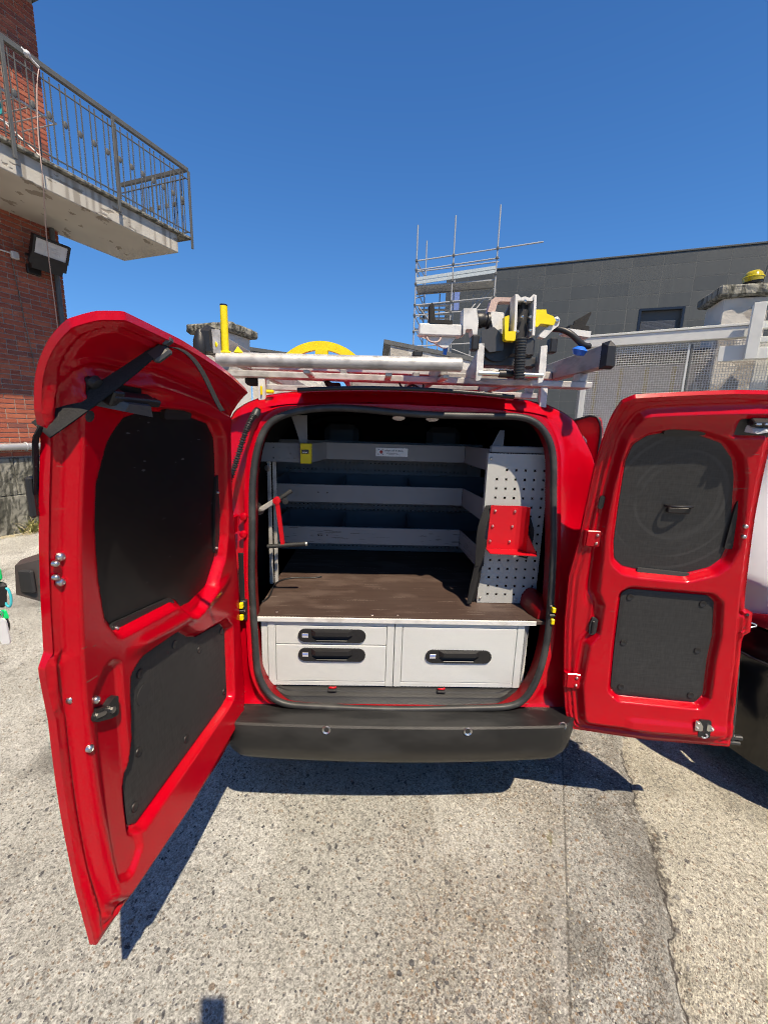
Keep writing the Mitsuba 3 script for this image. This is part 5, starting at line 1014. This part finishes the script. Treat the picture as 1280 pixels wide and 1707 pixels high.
for a0, a1 in ((9.03, 9.55), (11.45, 11.61)):
    for z0, z1 in ((7.01, 7.61), (6.39, 6.99)): part(wl2, 'panel', bbox(a0, a1, -.030, -.006, z0, z1, .003), 'm_grey_panel')
part(gb, 'parapet', bbox(-.1, 40, -14.1, .03, 9.985, 10.06, .01), 'm_grey_panel')
wn = part(gb, 'window', bbox(9.64, 11.36, -.30, -.20, 6.40, 7.58), 'm_print_dark', label='recessed window with a half-lowered shutter')
princ('m_navy', (0.010, 0.014, 0.024), 0.3); princ('m_slat', (0.055, 0.065, 0.085), 0.45)
for a0, a1, z0, z1 in ((9.56, 9.66, 6.38, 7.62), (11.34, 11.44, 6.38, 7.62), (9.66, 11.34, 7.52, 7.62)): part(wn, 'frame', bbox(a0, a1, -.2, .02, z0, z1), 'm_navy')
for k in range(12): part(wn, 'slat', bbox(9.70, 11.20, -.19, -.16, 6.42 + .055 * k, 6.42 + .055 * k + .045, .006), 'm_slat')

# ------------------------------------------------------------------ scaffold
sf = thing('scaffold', 'galvanised tube scaffold with two decks at the corner of the grey building', 'scaffold')
SA = np.array([1.44, 17.3, 0]); sdv = unit((.985, -.17, 0)); snv = np.array([.17, .985, 0])
def S(a, n, z): return SA + sdv * a + snv * n + np.array([0, 0, z])
tubes_ = dict(standard=[((0, 0, 0), (0, 0, 9.0)), ((.28, 1.1, 0), (.28, 1.1, 8.9)), ((1.36, 0, 0), (1.36, 0, 9.27)), ((2.92, 0, 0), (2.92, 0, 9.55)), ((3.0, .9, 0), (3.0, .9, 7.6)), ((1.44, .9, 0), (1.44, .9, 7.4)), ((.9, .9, 0), (.9, .9, 6.9)), ((2.2, .9, 0), (2.2, .9, 6.9)), ((.5, .45, 0), (.5, .45, 6.4))],
              ledger=[((-.05, .03, 7.80), (4.5, .03, 8.33)), ((-.05, .03, 7.48), (3.0, .03, 7.84)), ((-.05, .03, 6.26), (3.0, .03, 6.52)), ((-.05, .03, 5.90), (3.0, .03, 6.12)), ((-.05, .03, 4.78), (3.1, .03, 4.95)), ((-.05, 1.13, 7.8), (3.1, 1.13, 8.1)), ((-.05, .03, 5.35), (3.0, .03, 5.52)), ((-.05, .93, 5.6), (3.05, .93, 5.8)), ((-.05, .93, 6.5), (3.05, .93, 6.7)), ((-.05, .93, 6.9), (3.05, .93, 7.08))],
              brace=[((0, 0, 7.80), (.28, 1.1, 7.55)), ((.28, 1.1, 7.85), (0, 0, 7.5)), ((0, 0, 7.5), (.28, 1.1, 7.2)), ((.28, 1.1, 7.5), (0, 0, 7.2)), ((0, 0, 6.25), (.28, 1.1, 5.9)), ((.28, 1.1, 6.2), (0, 0, 5.8)), ((0, 0, 5.9), (.28, 1.1, 5.5)), ((.1, .1, 5.2), (2.9, .1, 4.2)), ((2.0, .1, 6.0), (2.75, 1.0, 7.1)), ((2.2, .1, 6.0), (2.9, 1.0, 7.1)), ((2.92, 0, 7.45), (3.05, .9, 6.9)), ((0, 0, 5.5), (.28, 1.1, 5.1)), ((0, 0, 6.9), (.28, 1.1, 6.5)), ((.28, 1.1, 6.9), (0, 0, 6.5)), ((1.36, 0, 6.4), (1.44, .9, 6.4)), ((1.36, 0, 7.0), (1.44, .9, 7.0)), ((2.92, 0, 6.5), (3.0, .9, 6.5)), ((.1, .2, 6.3), (1.2, .7, 5.1)), ((.1, .5, 6.3), (1.2, 1.0, 5.1))])
for nm, l in tubes_.items():
    for a, b in l: part(sf, nm, rod(S(*a), S(*b), .026 if nm != 'brace' else .02, 8), 'm_scaffold', True)
for a, n, z in [(x, 0, z) for x, zs in ((0, (7.80, 7.48, 7.0, 6.26, 5.9, 5.3, 4.8)), (1.36, (7.95, 7.65, 7.1, 6.38, 6.0)), (2.92, (8.15, 7.83, 7.3, 6.5))) for z in zs] + [(.28, 1.1, 7.6), (.28, 1.1, 7.2), (.28, 1.1, 6.1)]:
    part(sf, 'coupler', fbox(S(a, n - .02, z), (sdv, snv, (0, 0, 1)), (.09, .09, .09), .015), 'm_iron')
for k in range(4): part(sf, 'deck_board', hull([S(a, n, z + .06 * a) for a in (0, 2.95) for n in (.06 + .24 * k, .28 + .24 * k) for z in (6.93, 6.975)]), 'm_scaffold')
for k in range(2): part(sf, 'toe_board', hull([S(a, n, z + .12 * a) for a in (.02, 1.34) for n in (-.03, .01) for z in (6.98 + .13 * k, 7.09 + .13 * k)]), 'm_toe'); part(sf, 'toe_board', hull([S(a, n, z + .12 * a) for a in (1.40, 2.90) for n in (-.03, .01) for z in (6.98 + .13 * k, 7.09 + .13 * k)]), 'm_toe')
for k in range(4): part(sf, 'deck_board', hull([S(a, n, z) for a in (.1, 1.3) for n in (.5 + .24 * k, .70 + .24 * k) for z in (6.38 - .1 * k, 6.42 - .1 * k)]), 'm_scaffold')
part(sf, 'tarpaulin', fbox(S(1.5, 1.5, 6.8), (sdv, snv, (0, 0, 1)), (.35, .01, .7), .002), 'm_print_blue', label='small blue sheet on the scaffold')

# ------------------------------------------------------------------ white car parked on the right
wc = thing('white_car', 'white car with black lower bumper parked beside the right red door', 'car')
princ('m_car_white', (0.56, 0.57, 0.57), 0.25, coat=0.8)
princ('m_car_black', proc(lambda p, n, uv: mix((0.003, 0.0033, 0.004), (0.006, 0.0063, 0.007), fbm(p.x * 6, p.y * 6, p.z * 6, 3))), 0.16)
princ('m_tail', (0.20, 0.005, 0.012), 0.1, coat=1.0)
cE = unit((.42, -.20, 0)); cN = unit((.0, 1, 0)); 
CARX, CARY = 1.72, 1.40
def outline(z, n=48):
    """Plan of the car at height z: rounded tail corner nearest the red door, nose far away."""
    tuck = .05 * (1 - sstep(.25, .5, z)) + .05 * sstep(.95, 1.45, z) + (.20 * sstep(1.05, 1.6, z)) - .022 * math.exp(-((z - 1.06) / .05) ** 2) - .02 * math.exp(-((z - .74) / .04) ** 2)
    x0, x1, y0, y1 = CARX + tuck, CARX + 1.80 - tuck, CARY + .6 * tuck + (.02 if z > .86 else -.05) + .25 * sstep(1.0, 1.6, z), CARY + 4.4
    return np.array(shapely.box(x0, y0, x1, y1).buffer(-.45).buffer(.45, quad_segs=12).exterior.segmentize(.3).coords)[:-1]
def car_shell(zs, kk=64):
    R = []
    for z in zs:
        ringl = LineString(np.vstack([outline(z), outline(z)[:1]])); R.append([(*ringl.interpolate(t, normalized=True).coords[0], z) for t in np.linspace(0, 1, 90, endpoint=False)])
    m = loft([np.array(r) for r in R]); return m
part(wc, 'body', car_shell([.862, .88, .92, .97, 1.01, 1.04, 1.06, 1.09, 1.14, 1.2, 1.3, 1.4, 1.5, 1.6, 1.64]), 'm_car_white', 40)
part(wc, 'roof', trimesh.creation.extrude_polygon(Polygon(outline(1.64)), .02, engine='earcut').apply_translation((0, 0, 1.63)), 'm_car_white', 30)
part(wc, 'bumper', car_shell([.20, .30, .42, .55, .64, .69, .72, .74, .77, .80, .858]), 'm_car_black', 35)
part(wc, 'underbody', trimesh.creation.extrude_polygon(Polygon(outline(.2)).buffer(-.02), .02, engine='earcut').apply_translation((0, 0, .2)), 'm_car_black')
part(wc, 'tail_lamp', trimesh.util.concatenate([hull([(CARX + .45 + r * math.cos(math.radians(a)), CARY + .452 + r * math.sin(math.radians(a)), z) for a in (a0, a0 + 8) for r, z in ((.42, .872), (.470, .872), (.42, .892 + .11 * (a - 186) / 40), (.463, .892 + .11 * (a - 186) / 40), (.474, .880 + .06 * (a - 186) / 40))]) for a0 in range(186, 226, 8)]), 'm_tail', 30)
princ('m_car_glass', (0.008, 0.009, 0.010), 0.06, coat=1.0)
def car_y(z): return CARY + .6 * car_tuck(z) + .02 + .25 * sstep(1.0, 1.6, z)
def car_tuck(z): return .05 * sstep(.95, 1.45, z) + .20 * sstep(1.05, 1.6, z)
part(wc, 'rear_window', trimesh.util.concatenate([hull([(CARX + x, car_y(z) - o, z) for x in (.58, 1.22) for z in (z0, z0 + .06) for o in (.006, -.004)]) for z0 in np.arange(1.20, 1.54, .06)]), 'm_car_glass')
part(wc, 'side_window', trimesh.util.concatenate([hull([(CARX + car_tuck(z) - o, y, z) for y in (CARY + 1.0, CARY + 2.9) for z in (z0, z0 + .06) for o in (.006, -.004)]) for z0 in np.arange(1.16, 1.54, .06)]), 'm_car_glass')
part(wc, 'bumper_trim', tube([(x + .0, y, .725) for x, y in outline(.72)], .008, 6, True), 'm_black', True)
part(wc, 'towing_hook', tube(smooth_path([(1.70, 1.80, .800), (1.705, 1.775, .800), (1.715, 1.77, .775), (1.735, 1.775, .745), (1.742, 1.775, .705), (1.722, 1.775, .700), (1.712, 1.78, .735)], 40), .009, 8), 'm_black', True, label='black hook at the rear corner of the white car')
for y in (CARY + .75, CARY + 3.4):
    wh = part(wc, 'wheel', lathe([(.2, -.1), (.31, -.1), (.335, -.06), (.335, .06), (.31, .1), (.2, .1)], (CARX + .16, y, .335), (1, 0, 0), 36), 'm_rubber', 40)
    part(wh, 'rim', lathe([(0, -.06), (.19, -.05), (.2, -.09), (.2, .09), (.19, .05), (0, .06)], (CARX + .16, y, .335), (1, 0, 0), 30), 'm_steel', 40)
# ------------------------------------------------------------------ the person taking the picture, standing behind the lens
def skin_body(bones, res, it=6):
    parts = [manifold3d.Manifold.hull_points(np.vstack([p + r * SPH for p, r in b]).astype(np.float64)) for b in bones]
    m = manifold3d.Manifold.batch_boolean(parts, manifold3d.OpType.Add).refine_to_length(res)
    mm = m.to_mesh(); t = trimesh.Trimesh(mm.vert_properties[:, :3], mm.tri_verts, process=True)
    trimesh.smoothing.filter_taubin(t, iterations=it); return t
SPH = np.array(trimesh.creation.icosphere(subdivisions=2).vertices)
J = lambda x, y, z, r: (np.array([x, y, z]), r)
RGT = unit(np.cross(FWD, (0, 0, 1))); UPV = np.cross(RGT, FWD)
def C3(a, b, c): return EYE + RGT * a + UPV * b + FWD * c
phone = thing('mobile_phone', 'mobile phone held upright behind the picture, seen only by its shadow', 'phone')
part(phone, 'case', fbox(C3(.022, -.058, -.0085), (RGT, UPV, FWD), (.074, .148, .008), .003), 'm_black')
part(phone, 'screen', fbox(C3(.022, -.058, -.0132), (RGT, UPV, FWD), (.068, .140, .001), .0003), 'm_print_dark')
per = thing('person', 'person in dark trousers and a grey shirt holding up the phone, behind the picture', 'person')
princ('m_skin', (0.50, 0.30, 0.22), 0.5); princ('m_shirt', (0.22, 0.23, 0.25), 0.8); princ('m_trousers', (0.03, 0.035, 0.05), 0.85); princ('m_hair', (0.03, 0.02, 0.015), 0.7); princ('m_shoe', (0.02, 0.02, 0.02), 0.6)
bx, by = .06, -.42
hL, hR = C3(-.035, -.115, -.022), C3(.080, -.115, -.022)
sh = [(np.array([bx - .19, by, 1.47]), .06), (np.array([bx + .19, by, 1.47]), .06)]
el = [(np.array([bx - .27, by + .12, 1.24]), .043), (np.array([bx + .27, by + .12, 1.24]), .043)]
wr = [(hL + np.array([-.02, -.045, -.06]), .028), (hR + np.array([.02, -.045, -.06]), .028)]
body = []
for s in (0, 1):
    body += [(sh[s], el[s]), (el[s], wr[s])]
    hd = (hL, hR)[s]; sg = -1 if s == 0 else 1
    pc = (hd + np.array([sg * .006, -.022, -.012]), .020)
    body += [(wr[s], pc)]
    for k, L in enumerate((.030, .034, .032, .026)):      # fingers round the back edge of the phone
        a = hd + np.array([sg * .012, .004, .030 - .018 * k]); b = a + np.array([sg * .004, .018, .004]); c = b - np.array([sg * L * .6, -.004, -.002])
        body += [(pc, (a, .0095)), ((a, .0092), (b, .0088)), ((b, .0086), (c, .0078))]
    th = hd + np.array([sg * .004, -.012, .020]); body += [(pc, (th, .011)), ((th, .0105), (th + np.array([-sg * .018, -.004, .026]), .009))]
body += [(J(bx, by - .01, 1.50, .055), J(bx, by + .01, 1.60, .052)), (J(bx, by + .015, 1.66, .075), J(bx, by + .02, 1.74, .088)), (J(bx, by + .015, 1.62, .05), J(bx, by + .045, 1.63, .045)), (J(bx, by + .11, 1.685, .012), J(bx, by + .098, 1.71, .010))]
for sg in (-1, 1):
    body += [(J(bx + sg * .085, by + .01, 1.70, .018), J(bx + sg * .088, by + .01, 1.67, .014))]
part(per, 'body', skin_body(body, .012, 4), 'm_skin', True)
part(per, 'shirt', skin_body([(sh[0], sh[1]), (J(bx - .13, by, 1.42, .085), J(bx + .13, by, 1.42, .085)), (J(bx - .12, by, 1.42, .10), J(bx - .09, by, 1.05, .10)), (J(bx + .12, by, 1.42, .10), J(bx + .09, by, 1.05, .10)), (J(bx - .09, by, 1.0, .105), J(bx + .09, by, 1.0, .105)), ((sh[0][0], .075), (sh[0][0] * .45 + el[0][0] * .55, .062)), ((sh[1][0], .075), (sh[1][0] * .45 + el[1][0] * .55, .062)), (J(bx, by, 1.3, .11), J(bx, by, 1.0, .11))], .03, 6), 'm_shirt', True)
part(per, 'trousers', skin_body([(J(bx - .09, by, .93, .105), J(bx + .09, by, .93, .105)), (J(bx - .10, by, .88, .095), J(bx - .11, by + .02, .50, .068)), (J(bx - .11, by + .02, .50, .066), J(bx - .12, by - .02, .09, .055)), (J(bx + .10, by, .88, .095), J(bx + .11, by + .02, .50, .068)), (J(bx + .11, by + .02, .50, .066), J(bx + .12, by - .02, .09, .055))], .03, 6), 'm_trousers', True)
part(per, 'hair', skin_body([(J(bx, by - .012, 1.73, .092), J(bx, by + .004, 1.765, .088))], .015, 3), 'm_hair', True)
for sg in (-1, 1):
    part(per, 'shoe', skin_body([(J(bx + sg * .12, by - .03, .048, .046), J(bx + sg * .135, by + .16, .036, .034))], .015, 4), 'm_shoe', True)
    part(per, 'eye', trimesh.creation.icosphere(subdivisions=2, radius=.012).apply_translation((bx + sg * .032, by + .098, 1.715)), 'm_white_plastic', True)
part(per, 'mouth', rod((bx - .022, by + .098, 1.648), (bx + .022, by + .098, 1.648), .005), 'm_print_red', True)
